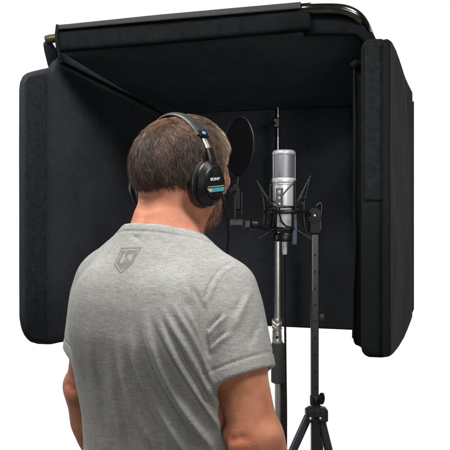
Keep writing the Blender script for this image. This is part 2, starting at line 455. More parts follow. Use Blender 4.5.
# ---- shirt
S_, E_ = np.array(SR), np.array(ER)
def build_shirt():
    f = Field((-.36,-.22,.80), (.33,.22,1.51), .0027)
    f.put(lambda x,y,z: torso(x,y,z,0), (-.22,-.17,.80), (.22,.17,1.5), 0)
    f.cone((-.035,-.030,1.462), (-.148,-.012,1.394), .040, .046, .04)
    f.cone((.035,-.030,1.462), (.118,-.018,1.400), .040, .040, .03)
    # shoulder blades
    f.ell((.085,-.100,1.305), (.058,.035,.080), .05)
    f.ell((-.085,-.098,1.305), (.058,.035,.080), .05)
    for S,E,t1,sg in ((SR,ER,.60,1),(SL,EL,.64,-1)):
        S,E = np.array(S), np.array(E); d = E-S; L = np.linalg.norm(d); dn = d/L
        H = S+d*t1
        g = Field.sub(f, [-9]*3, [9]*3)
        cut_n = dn*1.0+np.array([.20*sg,0,0])*(1 if sg > 0 else 0); cut_n /= np.linalg.norm(cut_n)
        def sleeve(x,y,z):
            c = cone(x,y,z,S,H+dn*.05,.0565,.0575)
            c2 = cone(x,y,z,S*.75+H*.25+[0,-.004,0],H+dn*.05,.0565,.057)
            c = smin(c, c2, .02)
            pl = (x-H[0])*cut_n[0]+(y-H[1])*cut_n[1]+(z-H[2])*cut_n[2]
            return np.maximum(c, pl)
        f.put(sleeve, np.minimum(S,H)-.07, np.maximum(S,H)+.12, .022)
        def hollow(x,y,z): return cone(x,y,z,H-dn*.035,H+dn*.08,.0505,.0525)
        f.put(hollow, H-.1, H+.12, .004, 'cut')
    # neckline: slanted cut (lower at the throat), raised rib collar
    def above(x,y,z): return (1.4735-z+ (y+.03)*(-.30))*.96
    f.put(above, (-.2,-.2,1.40), (.2,.2,1.52), 0, 'cut')
    return f.mesh()
V, Fc = build_shirt()
def relax(V, F, it, lam=.5):
    for _ in range(it):
        s_ = np.zeros_like(V); n = np.zeros(len(V))
        for i in range(4):
            a, b_ = F[:, i], F[:, (i+1) % 4]
            np.add.at(s_, a, V[b_]); np.add.at(n, a, 1)
            np.add.at(s_, b_, V[a]); np.add.at(n, b_, 1)
        V = V + lam*(s_/np.maximum(n,1)[:, None]-V)
    return V
V = relax(V, Fc, 2)
N = normals(V, Fc)
Vw = toworld(V); Nw = N[:, :1]*RGT + N[:, 1:2]*FWD + N[:, 2:3]*np.array([0,0,1.])
U_, V_ = pix(Vw)
view = -Vw+np.array([0,0,EYE]); view /= np.linalg.norm(view, axis=1, keepdims=True)
facing = np.clip((Nw*view).sum(1)*2.0, 0, 1)
def seg_dist(U, Vv, poly):
    best = np.full(len(U), 1e9); tt = np.zeros(len(U)); L = [0]
    for a, c in zip(poly[:-1], poly[1:]): L.append(L[-1]+math.dist(a, c))
    for i, (a, c) in enumerate(zip(poly[:-1], poly[1:])):
        dx, dy = c[0]-a[0], c[1]-a[1]; l2 = dx*dx+dy*dy
        t = np.clip(((U-a[0])*dx+(Vv-a[1])*dy)/l2, 0, 1)
        sx, sy = U-a[0]-t*dx, Vv-a[1]-t*dy
        d = np.hypot(sx, sy); sg = np.sign(dx*sy-dy*sx)
        k = d < np.abs(best); best = np.where(k, d*sg, best); tt = np.where(k, (L[i]+t*math.sqrt(l2))/L[-1], tt)
    return best, tt
def catmull(pts, n=8):
    P_ = [pts[0]]+list(pts)+[pts[-1]]; out = []
    for i in range(1, len(P_)-2):
        p0,p1,p2,p3 = (np.array(q, float) for q in P_[i-1:i+3])
        for k in range(n):
            t = k/n; out.append(tuple(.5*((2*p1)+(-p0+p2)*t+(2*p0-5*p1+4*p2-p3)*t*t+(-p0+3*p1-3*p2+p3)*t**3)))
    out.append(tuple(float(q) for q in pts[-1])); return out
# folds: polyline over the back, height mm (+ ridge, - groove), half-width, fade in/out share
folds = [
 ([(145,300),(147,320),(153,347),(165,377),(185,411),(207,440),(222,462)], 3.0, 4.0, .3),
 ([(128,318),(133,342),(143,377),(158,406),(177,440),(190,462)], 2.7, 4.2, .3),
 ([(117,328),(121,352),(128,386),(138,416),(153,445),(162,465)], 2.3, 4.2, .35),
 ([(152,306),(160,323),(175,357),(192,386),(216,421),(232,446)], 2.9, 3.6, .3),
 ([(157,298),(165,313),(182,342),(202,377),(219,406),(228,425)], 2.4, 3.2, .3),
 ([(168,294),(177,311),(194,340),(209,372),(218,392)], 2.0, 3.0, .35),
 ([(181,300),(192,320),(203,345),(212,370)], 1.6, 2.6, .4),
 ([(106,335),(109,357),(114,391),(121,426),(131,455)], 1.6, 4.0, .4),
 ([(88,320),(90,345),(94,375),(101,425)], 1.1, 4.5, .4),
 ([(139,322),(144,345),(155,377),(172,408),(193,442)], -2.0, 2.2, .3),
 ([(127,345),(136,378),(148,410),(165,443)], -1.8, 2.4, .3),
 ([(151,315),(164,345),(179,372),(201,406),(220,436)], -2.0, 2.0, .3),
 ([(165,322),(179,350),(197,380),(216,410)], -1.6, 1.8, .3),
 ([(115,350),(121,386),(131,420),(142,450)], -1.2, 2.4, .35),
 ([(187,276),(193,288),(200,302),(204,316),(206,332)], -3.2, 2.8, .4),
 ([(180,272),(187,290),(196,306)], 1.6, 4.0, .5),
 # sleeve
 ([(238,261),(229,264),(221,269),(213,279),(208,289),(205,301)], -1.1, 1.2, .15),
 ([(241,265),(231,268),(224,272),(217,282),(212,293),(209,302)], .7, 2.0, .2),
 ([(207,300),(205,314),(205,330),(207,345),(210,360)], -4.2, 2.6, .3),
 ([(224,313),(217,320),(211,326),(208,334)], -2.2, 1.5, .4),
 ([(229,314),(221,321),(214,328),(209,338)], 1.9, 2.4, .4),
 ([(229,330),(220,336),(213,342),(209,350)], -1.8, 1.5, .4),
 ([(234,332),(225,338),(216,345),(211,354)], 1.4, 2.2, .4),
 ([(253,280),(248,296),(243,308),(237,322),(229,338)], 1.7, 4.0, .45),
 ([(246,288),(240,303),(233,318)], -1.2, 2.6, .5),
 ([(262,310),(256,330),(246,352)], -1.0, 3.5, .5),
 # upper back drape
 ([(150,238),(160,252),(176,262)], .7, 4.0, .5),
 ([(112,238),(104,250),(92,262)], .7, 4.0, .5),
 ([(131,234),(136,237),(141,236)], -.9, 2.2, .4),
]
disp = np.zeros(len(V))
for poly, amp, w, fade in folds:
    d, t = seg_dist(U_, V_, catmull(poly, 5))
    fd = np.clip(t/fade, 0, 1)*np.clip((1-t)/(fade*.7), 0, 1); fd = fd*fd*(3-2*fd)
    sk = np.where(d > 0, w*1.35, w*.75)                      # one side of a fold falls away faster
    disp += amp*.0023*np.exp(-(d/sk)**2)*fd
# crumpling over the whole cloth
def wob(p, seed):
    r = np.random.default_rng(seed); o = np.zeros(len(p))
    for k in range(18):
        fr = r.normal(size=3)*22*np.array([1,1,.55]); o += np.sin(p@fr+r.uniform(0,6.28))/18**.5
    return o
disp = disp*facing*np.clip((V[:,1]*-1+.02)/.03, 0, 1) + .0005*wob(V, 3)
disp = np.maximum(disp, np.where(np.abs(V[:,0]) > .115, -.0045, -.010))
# hem: a stitched turn-up on each sleeve, plus the collar rib
for S,E,t1 in ((SR,ER,.60),(SL,EL,.64)):
    S,E = np.array(S),np.array(E); d = E-S; dn = d/np.linalg.norm(d)
    cn = dn+np.array([.20,0,0])*(S[0] > 0); cn /= np.linalg.norm(cn)
    t = (V-(S+d*t1))@cn; near = np.linalg.norm(np.cross(V-S, dn), axis=1) < .078
    near &= (np.abs(V[:,0]) > .14)
    disp += np.where(near, -.0020*np.exp(-((t+.022)/.0022)**2)+.0003*(t > -.022), 0)
zc = 1.4735-(V[:,1]+.03)*.30
rc = np.hypot(V[:,0], V[:,1]+.018)
tz = zc-V[:,2]
disp += np.where(rc < .115, .0006*np.clip((.018-tz)/.003, 0, 1)-.0016*np.exp(-((tz-.0160)/.0018)**2), 0)
V = V + N*disp[:, None]
Vs = toworld(V)
shirt = np_mesh('shirt', Vs, Fc, M['shirt'], person)
shirt['label'] = 'heather grey short-sleeved t-shirt with shield print at the back'

bvh0 = BVHTree.FromPolygons([Vector(p) for p in Vs], [tuple(f) for f in Fc.tolist()])
arr = [v for v in person.data.vertices]
for v, L in zip(arr, np.stack([(Vb-T0)@RGT, (Vb-T0)@FWD, Vb[:,2]], 1)):
    if not .82 < L[2] < 1.455: continue
    ok = abs(L[0]) < .13 and L[2] < 1.455-.0*L[0]
    if not ok:
        S, E, t1 = (S_, E_, .60) if L[0] > 0 else (np.array(SL), np.array(EL), .64)
        d = E-S; t = float((L-S)@d/(d@d)); ok = t < t1-.10 and np.linalg.norm(L-S-d*t) < .08 or (t < .3 and abs(L[0]) < .2)
    if ok:
        loc, nn, _, _ = bvh0.find_nearest(v.co, .05)
        if loc is not None and (v.co-loc).dot(nn) > -.004: v.co = loc-nn*.005
# shield print on the upper back, laid on the cloth
bvh = BVHTree.FromPolygons([Vector(p) for p in Vs], [tuple(f) for f in Fc.tolist()])
def inpoly(x, y, poly):
    c = False; n = len(poly)
    for i in range(n):
        (x1,y1),(x2,y2) = poly[i], poly[i-1]
        if (y1 > y) != (y2 > y) and x < (x2-x1)*(y-y1)/(y2-y1)+x1: c = not c
    return c
def em(x, y): return (110+x/12.5, 242+y/12.5)
outer = [(140,72),(400,62),(345,150),(285,270),(225,325),(130,402),(52,285),(95,185)]
outer2= [(152,90),(372,80),(330,148),(270,256),(212,308),(133,380),(68,276),(108,185)]
inner = [(150,108),(345,100),(312,170),(266,262),(204,312),(134,350),(86,266),(118,190)]
let1 = [(168,148),(202,140),(184,192),(202,184),(158,262),(132,268),(122,255)]
let2 = [(250,150),(302,135),(262,232),(228,242),(240,205),(214,216),(228,178),(196,200),(206,170)]
slot = [(188,208),(212,200),(196,262),(172,262)]
ev, ef, cache = [], [], {}
st = .3
def hit(i, j):
    if (i, j) in cache: return cache[(i, j)]
    u, v = 110+i*st, 244+j*st
    d = (P(u, v, 1.)-Vector((0,0,EYE))).normalized()
    loc, nn, _, _ = bvh.ray_cast(Vector((0,0,EYE)), d)
    if nn.dot(d) > 0: nn = -nn
    ev.append(tuple(loc+nn*.0003)); cache[(i, j)] = len(ev)-1
    return cache[(i, j)]
for i in range(0, 120):
    for j in range(0, 110):
        x, y = (i+.5)*st*12.5, 2*12.5+(j+.5)*st*12.5
        on = (inpoly(x,y,outer) and not inpoly(x,y,outer2)) or (inpoly(x,y,inner) and not inpoly(x,y,let1) and not inpoly(x,y,let2))
        if on: ef.append((hit(i,j), hit(i,j+1), hit(i+1,j+1), hit(i+1,j)))
me = bpy.data.meshes.new('emblem'); me.from_pydata(ev, [], ef); me.update()
emb = link(me, 'emblem', M['emblem'], shirt); emb['label'] = 'dark grey shield print with zigzag letter'

# ---- trousers and shoes (below the picture)
f = Field((-.26,-.24,-.01), (.26,.30,.98), .0075)
f.put(lambda x,y,z: np.maximum(ell(x,y,z,(0,.005,.86),(.178,.130,.16)), z-.955), (-.2,-.15,.7), (.2,.15,.97), .02)
for s_ in (-1,1):
    f.cone((s_*.09,0,.84), (s_*.10,.01,.50), .092, .068, .04); f.cone((s_*.10,.01,.50), (s_*.105,-.01,.10), .066, .056, .03)
Vt, Ft = f.mesh(); np_mesh('trousers', toworld(Vt), Ft, M['denim'], person)
for s_ in (-1,1):
    f = Field((s_*.11-.08,-.14,-.005), (s_*.11+.08,.28,.16), .005)
    f.cone((s_*.105,-.03,.045), (s_*.118,.16,.038), .042, .040, .02); f.cone((s_*.105,-.01,.05), (s_*.105,-.01,.12), .045, .045, .02)
    f.put(lambda x,y,z: -z+.001+0*x+0*y, (-.3,-.2,-.05), (.3,.3,.2), 0, 'and')
    Vt, Ft = f.mesh(); np_mesh('shoe', toworld(Vt), Ft, M['sole'], person)

# ---- hair: a thin cap under tens of thousands of short strands
def hair_on(h):                                             # h: head-frame coordinates -> 0..1 density
    x, y, z = h[:,0], h[:,1], h[:,2]
    nape = -.058 + .012*np.clip(y+.06, 0, .1)/.1 + .020*np.clip((np.abs(x)-.028)/.035, 0, 1) + .004*np.sin(x*420)*np.sin(x*171+1)
    lower = np.where(y < -.012, nape, np.where(y < .030, -.050, .0))
    side = np.where((y >= .030) & (y < .072), .010+(y-.030)*.75, lower)
    front = np.where(y >= .072, .052, side)
    d = (z-front)/.009
    return np.clip(d, 0, 1)
def beard_on(h):
    x, y, z = h[:,0], h[:,1], h[:,2]
    d = np.minimum((-.030-z+.25*np.clip(.05-y, -.05, .05))/.008, (y-.012+ (z+.05)*-.1)/.008)
    d = np.minimum(d, (z+.128)/.006)
    mouth = ((x/.024)**2+((z+.063)/.011)**2) < 1
    return np.where(mouth & (y > .08), 0, np.clip(d, 0, 1))*(np.abs(x) < .085)
fc = Field((-.13,-.11,1.42), (.14,.20,1.74), .0032)
def cap_fields(f, g):
    f.ell(hp(0,-.004,.018), (.077+g,.100+g,.083+g), .02, rot=-HT)
    f.ell(hp(0,-.045,.000), (.066+g*.8,.058+g*.8,.066+g*.6), .03, rot=-HT)
    f.ell(hp(0,.016,.036), (.066+g,.062+g,.062+g), .02, rot=-HT)
cap_fields(fc, .0065)
fc.put(lambda x,y,z: np.where(-.068-(z-HC[2]) > 0, .02, -.068-(z-HC[2]))+0*x+0*y, (-.2,-.2,1.4), (.2,.25,1.75), 0, 'and')
Vc, Fcc = fc.mesh(); hh = l2h(Vc)
keep = hair_on(hh) > .3; Fk = Fcc[keep[Fcc].all(1)]
used = np.unique(Fk); rem = -np.ones(len(Vc), int); rem[used] = np.arange(len(used)); Vc = Vc[used]; Fk = rem[Fk]; hh = hh[used]
lo_ = np.full(len(hh), .0)
for sft in (.004,.009,.014,.019,.024): lo_ += (hair_on(hh-np.array([0,0,sft])) > .5)/5.
Vc = Vc-normals(Vc, Fk)*(.0055*(1-lo_))[:, None]
def hcol(h, n):
    """dark brown at the back, greying, sandy front with frontal light put into the colour"""
    g = np.clip((h[:,1]-.004)/.035, 0, 1)[:, None]  # front strands lightened, partly to paint in frontal light
    base = np.array([.046,.027,.017])*(1-g)+np.array([.33,.245,.16])*g
    cr = np.exp(-((h[:,0]-.00)**2+(h[:,1]+.045)**2)/.0018)*np.clip((h[:,2]-.04)/.03, 0, 1)
    base = base + cr[:, None]*np.array([.075,.026,.008])
    return base
# surface sampling
def strands(Vs_, Fs_, dens_fn, col_fn, flow_fn, count, length, width, lift, seed):
    r = np.random.default_rng(seed)
    Nn = normals(Vs_, Fs_)
    a, b_, c, d = (Vs_[Fs_[:, i]] for i in range(4))
    area = np.linalg.norm(np.cross(c-a, d-b_), axis=1); pr = area/area.sum()
    fi = r.choice(len(Fs_), count, p=pr); s_, t_ = r.random((2, count))[:, :, None]
    p = (a[fi]*(1-s_)+b_[fi]*s_)*(1-t_)+(d[fi]*(1-s_)+c[fi]*s_)*t_
    n = Nn[Fs_[fi, 0]]
    h = l2h(p); k = dens_fn(h) > r.random(count); p, n, h = p[k], n[k], h[k]; m_ = len(p)
    fl_ = flow_fn(h, r); fl_ -= n*(fl_*n).sum(1, keepdims=True); fl_ /= np.linalg.norm(fl_, axis=1, keepdims=True)+1e-9
    side = np.cross(n, fl_)
    L = length*(.65+.6*r.random((m_,1))); L = L*np.where(h[:,1:2] < .0, np.clip((h[:,2:3]+.062)/.035, .45, 1), 1); lf = lift*(.5+1.0*r.random((m_,1)))
    curl = r.normal(size=(m_,1))*.25
    pts = []; nseg = 4
    for i in range(nseg):
        t = i/(nseg-1)
        pts.append(p + fl_*L*t*(1-.12*t) + n*(lf*L*(t-.45*t*t)*1.6) + side*curl*L*t*t - np.array([0,0,1.])*L*.10*t*t)
    wv = side*np.cos(r.uniform(-.9,.9,(m_,1)))+n*np.sin(r.uniform(-.9,.9,(m_,1)))
    VV = np.zeros((m_, nseg*2, 3)); wd = width*(.7+.6*r.random((m_,1)))
    for i in range(nseg):
        ww = wd*(1, 1, .75, .12)[i]
        VV[:, 2*i] = pts[i]-wv*ww; VV[:, 2*i+1] = pts[i]+wv*ww
    base = np.arange(m_)[:, None]*nseg*2
    FF = np.concatenate([base+np.array([[2*i, 2*i+1, 2*i+3, 2*i+2]]) for i in range(nseg-1)])
    col = col_fn(h, n)
    q3 = np.sin(p@np.array([410.,130,90])+1.3)*np.sin(p@np.array([-120.,380,60]))+np.sin(p@np.array([150.,-90,45]))*.8
    v = np.exp(r.normal(size=(m_,1))*.42 + .48*q3[:, None])
    grey = (r.random((m_,1)) < .06)
    col = np.where(grey, np.array([.19,.165,.14])*(.6+.7*r.random((m_,1))), col*v)
    return VV.reshape(-1,3), FF, np.repeat(col, nseg*2, 0)
def flow_head(h, r):
    cx, cy = .0, -.050                                       # crown whorl
    x, y = h[:,0]-cx, h[:,1]-cy; rad = np.hypot(x, y)+1e-6
    o = np.stack([x/rad+ -y/rad*.35, y/rad+x/rad*.35, -.35-np.clip(rad/.06, 0, 1)*1.6], 1)
    top = np.clip((h[:,2]-.06)/.03, 0, 1)*np.clip((h[:,1]+.03)/.03, 0, 1)
    o = o*(1-top[:, None]) + np.stack([.5+0*x, .8+0*x, 0*x], 1)*top[:, None]
    # locks: neighbouring strands lean together
    q = np.sin(h@np.array([190.,60,120])+1)*np.sin(h@np.array([-70,210.,90])+2)
    s2 = np.sin(h@np.array([320.,-150,80]))
    q4 = np.sin(h@np.array([95.,50,-70])+.5)
    o[:,0] += .38*q+.22*s2+.3*q4; o[:,1] += .38*q-.22*s2-.25*q4
    return o+r.normal(size=o.shape)*.10
Vcap, Tcap = toworld(Vc), hcol(hh, None)*.55
def stub(h): return sum(hair_on(h+np.array([0,0,q])) for q in (.003,.006,.009,.012,.016))/5.*(hair_on(h) < .6)*(h[:,1] < .03)*.8
allV, allF, allT = [Vcap], [Fk], [Tcap]
off = len(Vcap)
Lw = lambda Vx: toworld(Vx)
for (cnt, ln, wd, lf, sd, dn) in ((80000, .023, .00023, .15, 11, hair_on), (30000, .0038, .00013, .15, 12, stub)):
    # roots on the bald scalp so that the edge thins out over skin
    if sd == 11: src = (Vc, Fk)
    else:
        lbn = np.stack([(Vb-T0)@RGT, (Vb-T0)@FWD, Vb[:,2]], 1); hn = l2h(lbn); kn_ = (hn[:,2] < .0) & (hn[:,2] > -.11) & (hn[:,1] < .04) & (np.abs(hn[:,0]) < .09)
        src = (lbn, Fb[kn_[Fb].all(1)])
    a_, b_, c_ = strands(src[0], src[1], dn, hcol, flow_head, cnt, ln, wd, lf, sd)
    allV.append(Lw(a_)); allF.append(b_+off); allT.append(c_); off += len(a_)
hair = np_mesh('hair', np.concatenate(allV), np.concatenate(allF), M['hair'], person, np.concatenate(allT))
hair['label'] = 'short dark brown hair, greying, sandy front lightened as if lit'
# beard: short strands over the jaw of the body mesh
lb = np.stack([(Vb-T0)@RGT, (Vb-T0)@FWD, Vb[:,2]], 1)
hb = l2h(lb); kb = (hb[:,2] < .02) & (hb[:,2] > -.14) & (hb[:,1] > -.01) & (np.abs(hb[:,0]) < .08)
Fh = Fb[kb[Fb].all(1)]
def flow_beard(h, r): return np.stack([h[:,0]*2, .3+0*h[:,0], -1+0*h[:,0]], 1)+r.normal(size=h.shape)*.3
def bcol(h, n):
    g = np.clip((h[:,2]+.085)/.05, 0, 1)[:, None]
    return np.array([.060,.040,.022])*(1-g)+np.array([.24,.165,.095])*g
def fullbeard(h): return np.maximum(beard_on(h), ((h[:,1] > .004) & (h[:,1] < .062) & (h[:,2] < .035) & (h[:,2] > -.05) & (np.abs(h[:,0]) > .05))*1.)
a_, b_, c_ = strands(lb, Fh, fullbeard, bcol, flow_beard, 34000, .0042, .0002, .20, 21)
np_mesh('beard', Lw(a_), b_, M['hair'], person, c_)

# ================================================================ HEADPHONES
hd = empty('headphones', HW(0,0,-.01), 'black over-ear studio headphones with teal label, worn by the man', 'headphones')
hx = (HW(1,0,0)-HW(0,0,0)); hy = (HW(0,1,0)-HW(0,0,0)); hz = Vector((0,0,1))
CY, CZ = -.022, -.029                                         # cup centre in head frame
for s_ in (1,-1):
    ax = (hx*s_*1.0 + hz*-.06 - hy*.10).normalized()
    c = HW(s_*.0715, CY-.004, CZ); sq = (1.08, .82)
    cup = MB().lathe(c, ax, [(.004,.020),(.036,.020),(.0400,.0215),(.0412,.025),(.0400,.0290),(.0370,.0315),(.0335,.0345),(.0305,.0370),(.0298,.0395),(.029,.0402),(.001,.0400)], 48, sq, hz).build('ear_cup', M['black'], hd, 30)
    prof = [(.018,.0),(.036,-.001)]
    for k in range(9):
        a = math.pi*k/8; prof.append((.0385+.0058*math.sin(a), .0005+.0120*(1-math.cos(a))/1.6))
    prof += [(.0405,.0205),(.030,.0205),(.020,.018)]
    MB().lathe(c, ax, prof, 48, sq, hz).build('ear_pad', M['leather'], cup, 60)
    # stitched ridge ring on the cup
    ring = []
    B = ax.cross((hz-ax*hz.dot(ax)).normalized()); Nn = (hz-ax*hz.dot(ax)).normalized()
    for k in range(48):
        a = 2*math.pi*k/48; ring.append(c+ax*.0235+(Nn*math.cos(a)*1.0+B*math.sin(a)*.84)*.0418)
    MB().tube(ring, .0014, 8, closed=True).build('cup_ring', M['blackmatte'], cup)
    # face plate with label
    fc_ = c+ax*.0402
    Np = Nn; Rp = B if B.dot(hy) > 0 else -B                 # Rp points to the face side
    plate = MB().lathe(c+ax*.0396, ax, [(.0285,0.0004),(.0285,.0014),(.0278,.0018),(.001,.0018)], 48, (1,.84), hz).build('face_plate', M['blackmatte'], cup, 30)
    if s_ > 0:
        tilt = math.radians(6)
        Xd = (Rp*math.cos(tilt)+Np*math.sin(tilt)); Yd = (Np*math.cos(tilt)-Rp*math.sin(tilt))
        def flat(poly, name, mm, lift=.0016):
            vs = [fc_+ax*lift+(Xd*x+Yd*y)*.86 for x, y in poly]
            me = bpy.data.meshes.new(name); me.from_pydata([tuple(q) for q in vs], [], [tuple(range(len(vs)))]); me.update()
            return link(me, name, mm, cup, False)
        flat([(-.0235,-.0048),(.0245,-.0048),(.0240,-.0066),(-.0235,-.0066)], 'label_line', M['cream'])
        flat([(-.0255,-.0092),(-.009,-.0092),(-.013,-.0175),(-.0175,-.0175)], 'label_band', M['cream'])
        flat([(-.0090,-.0086),(.0262,-.0086),(.0215,-.0175),(-.013,-.0175)], 'label_band', M['teal'], .0018)
        cu = bpy.data.curves.new('lettering', 'FONT'); cu.body = 'SONY'; cu.size = .0072; cu.align_x = 'CENTER'; cu.extrude = .0002; cu.offset = .00022
        to = bpy.data.objects.new('lettering_curve', cu); COL.objects.link(to)
        dg = bpy.context.evaluated_depsgraph_get(); tm = bpy.data.meshes.new_from_object(to.evaluated_get(dg))
        bpy.data.objects.remove(to)
        for q in tm.vertices: q.co = fc_+ax*(.0016+q.co.z)+Xd*(q.co.x*1.25-.001)+Yd*(q.co.y+.0065)
        tm.materials.clear(); link(tm, 'lettering', M['white'], cup, False)
    # yoke and slider
    yk = [c+ax*.030+hz*z+hx*s_*o+hy*q for z,o,q in ((.020,.004,0),(.034,.0035,0),(.048,.001,0),(.067,-.0065,0))]
    MB().tube(yk, [.0095,.0095,.0085,.0075], 14, flat=((hy.x,hy.y,hy.z), 1.15, .42)).build('yoke', M['black'], hd)
def band(a):                                                 # arc over the head: a = 0 top, +-90 ears
    r = math.radians(a)
    return HW(math.sin(r)*.0985, -.020-.010*math.cos(r)**2, -.024+math.cos(r)*.1335)
for s_ in (1,-1):
    pts = [band(s_*a) for a in (76, 68, 60, 52, 46)]
    MB().tube(pts, .0042, 10, flat=((hy.x,hy.y,hy.z), 1.5, .28)).build('slider', M['slider'], hd)
    c0 = band(s_*49); d0 = (band(s_*51)-band(s_*47)).normalized(); nn = (c0-HW(0,0,-.016)).normalized()
    ec = MB().box(c0, hy, nn, d0, .0125, .0052, .0085, .002).build('band_end_cap', M['black'], hd)
    if s_ > 0: MB().lathe(c0+nn*.0050, nn, [(.0048,0),(.0048,.001),(.004,.0014)], 20).build('side_marker', M['blue'], ec, 30)
mb = MB(); pts = [band(a) for a in np.linspace(-49, 49, 28)]
wid = [1-.0*abs(i-len(pts)/2) for i in range(len(pts))]
mb.tube(pts, .0100, 20, flat=((hy.x,hy.y,hy.z), 1.5, .52))
hb_ = mb.build('headband', M['piping'], hd)
for q in (-1, 1):
    MB().tube([p+hy*q*.0148+(p-HW(0,0,-.016)).normalized()*-.0012 for p in pts], .0014, 8).build('piping', M['pipe_light'] if q < 0 else M['black'], hb_)
cb = [HW(.100,.002,-.055), HW(.103,.008,-.078), HW(.101,.018,-.105), HW(.093,.030,-.135), HW(.076,.046,-.162), HW(.055,.078,-.20), HW(.040,.104,-.28), HW(.035,.118,-.42), HW(.05,.22,-.80), HW(.06,.30,-1.30), HW(.08,.36,-1.585), HW(.20,.40,-1.588)]
cbs = [Vector(q) for q in catmull([tuple(q) for q in cb], 6)]
MB().tube(cbs, .0019, 8).build('cable', M['blackmatte'], hd)
MB().tube([HW(.100,.004,-.050), HW(.103,.008,-.064)], [.0034,.0026], 10).build('cable_boot', M['black'], hd)

# ================================================================ VOCAL BOOTH
booth = empty('vocal_booth', (.07,1.9,0), 'black padded three-sided fabric sound booth surrounding the microphone', 'vocal booth')
def plane_fn(A, B):                       # A, B: (u, Y) of two points of a vertical plane
    ax_, ay = (A[0]-225)/FP*A[1], A[1]; bx_, by = (B[0]-225)/FP*B[1], B[1]
    def f(u):
        k = (u-225)/FP                     # ax+t(bx-ax) = k(ay+t(by-ay))
        t = (k*ay-ax_)/((bx_-ax_)-k*(by-ay)); return ay+t*(by-ay)
    return f
def interp(poly, x): return float(np.interp(x, [p[0] for p in poly], [p[1] for p in poly]))
def slab3(top, bot, nu, nv, th, name, m, parent, wav=.003, edge=None, seed=0, sag=0):
    """padded sheet between two 3D curves; edges rolled over"""
    top = np.array([tuple(p) for p in top]); bot = np.array([tuple(p) for p in bot])
    def res(c, s_):
        L = np.r_[0, np.cumsum(np.linalg.norm(np.diff(c, axis=0), axis=1))]; L /= L[-1]
        return np.stack([np.interp(s_, L, c[:, i]) for i in range(3)], 1)
    def spacing(n):
        t = np.linspace(0, 1, n); e = np.array([.0,.0008,.0025,.006,.011,.018]); return np.unique(np.r_[e, t[(t > .024) & (t < .976)], 1-e])
    su, sv = spacing(nu), spacing(nv)
    A, B = res(top, su), res(bot, su)
    G = A[:, None]*(1-sv)[None, :, None]+B[:, None]*sv[None, :, None]
    du = np.gradient(G, axis=0); dv = np.gradient(G, axis=1); n = np.cross(du, dv); n /= np.linalg.norm(n, axis=2, keepdims=True)+1e-12
    Lu = np.linalg.norm(A[-1]-A[0]); Lv = np.linalg.norm(A[0]-B[0])
    e = edge or th/2
    dist = np.minimum(np.minimum(su, 1-su)[:, None]*Lu, np.minimum(sv, 1-sv)[None, :]*Lv)
    prof = np.sqrt(np.clip(1-(1-np.clip(dist/e, 0, 1))**2, 0, 1))
    r = np.random.default_rng(seed); w = np.zeros(G.shape[:2])
    for k in range(10):
        fr = r.normal(size=3)*np.array([9,9,6]); w += np.sin(G@fr+r.uniform(0,6.3))/3
    for k in range(8):
        fr = r.normal(size=3)*np.array([45,45,16]); w += .16*np.sin(G@fr+r.uniform(0,6.3))
    inn = np.clip(dist/.05, .25, 1)
    ww = (w*wav*inn)[..., None]*n
    sg = 0
    if sag: sg = -sag*(np.sin(np.pi*su)[:, None]*np.sin(np.pi*sv)[None, :])[..., None]*np.array([0,0,1.])
    F1 = G+n*(prof*th/2)[..., None]+ww+sg; F2 = G-n*(prof*th/2)[..., None]+ww+sg
    a, b_ = G.shape[:2]; V = np.concatenate([F1.reshape(-1,3), F2.reshape(-1,3)])
    i, j = np.meshgrid(np.arange(a-1), np.arange(b_-1), indexing='ij'); q = (i*b_+j).ravel()
    f1 = np.stack([q, q+b_, q+b_+1, q+1], 1); f2 = f1[:, ::-1]+a*b_
    mb = bpy.data.meshes.new(name)
    o = np_mesh(name, V, np.concatenate([f1, f2]), m, parent)
    import bmesh
    bm = bmesh.new(); bm.from_mesh(o.data); bmesh.ops.remove_doubles(bm, verts=bm.verts, dist=1e-5)
    bmesh.ops.recalc_face_normals(bm, faces=bm.faces); bm.to_mesh(o.data); bm.free()
    return o
def wall(us, top, bot, pf, th, name, m, parent, **k):
    ts = [P(u, interp(top, u), pf(u)) for u in us]; bs = [P(u, interp(bot, u), pf(u)) for u in us]
    return slab3(ts, bs, 60, 60, th, name, m, parent, **k)
BLY = 2.31
pl_left = plane_fn((55,1.75), (160,BLY)); pl_back = plane_fn((165,BLY), (355,2.16)); pl_right = plane_fn((388,1.53), (410,2.12))
lw = wall(list(np.r_[22:60:1.,60:166:6.]), [(22,90),(22.4,82),(23.5,77),(26,73.5),(30,72),(38,70),(50,67.5),(54,60),(57,48),(59,46),(165,104)],
          [(22,318),(24,331),(27,338),(31,342),(38,344),(50,344.5),(62,342),(165,321)], pl_left, .022, 'side_panel', M['felt'], booth, wav=.0022, seed=1)
lw['label'] = 'left side panel of dark felt with rounded corners'
off_ = lambda f_, d: (lambda u: f_(u)-d)
slab3([P(u, interp([(24,84),(28,77),(34,75),(46,73)], u), pl_left(u)-.018) for u in (25,28,32,38,44,46)],
      [P(u, interp([(24,326),(28,336),(34,339.5),(46,341)], u), pl_left(u)-.018) for u in (25,28,32,38,44,46)], 16, 70, .004, 'loop_strip', M['strip_soft'], lw, wav=.0012, seed=2)
bk = wall(list(np.linspace(158,414,40)), [(158,114),(165,113),(358,104),(400,101),(414,101.5)], [(158,321),(165,321.5),(265,326),(355,330),(395,331),(406,327),(410,318),(414,309)], pl_back, .02, 'back_panel', M['felt'], booth, wav=.002, seed=3)
# corner post seam between left and back panels
MB().tube([P(163,115,BLY-.02), P(163,320,BLY-.02)], .006, 10).build('corner_seam', M['seam'], booth)
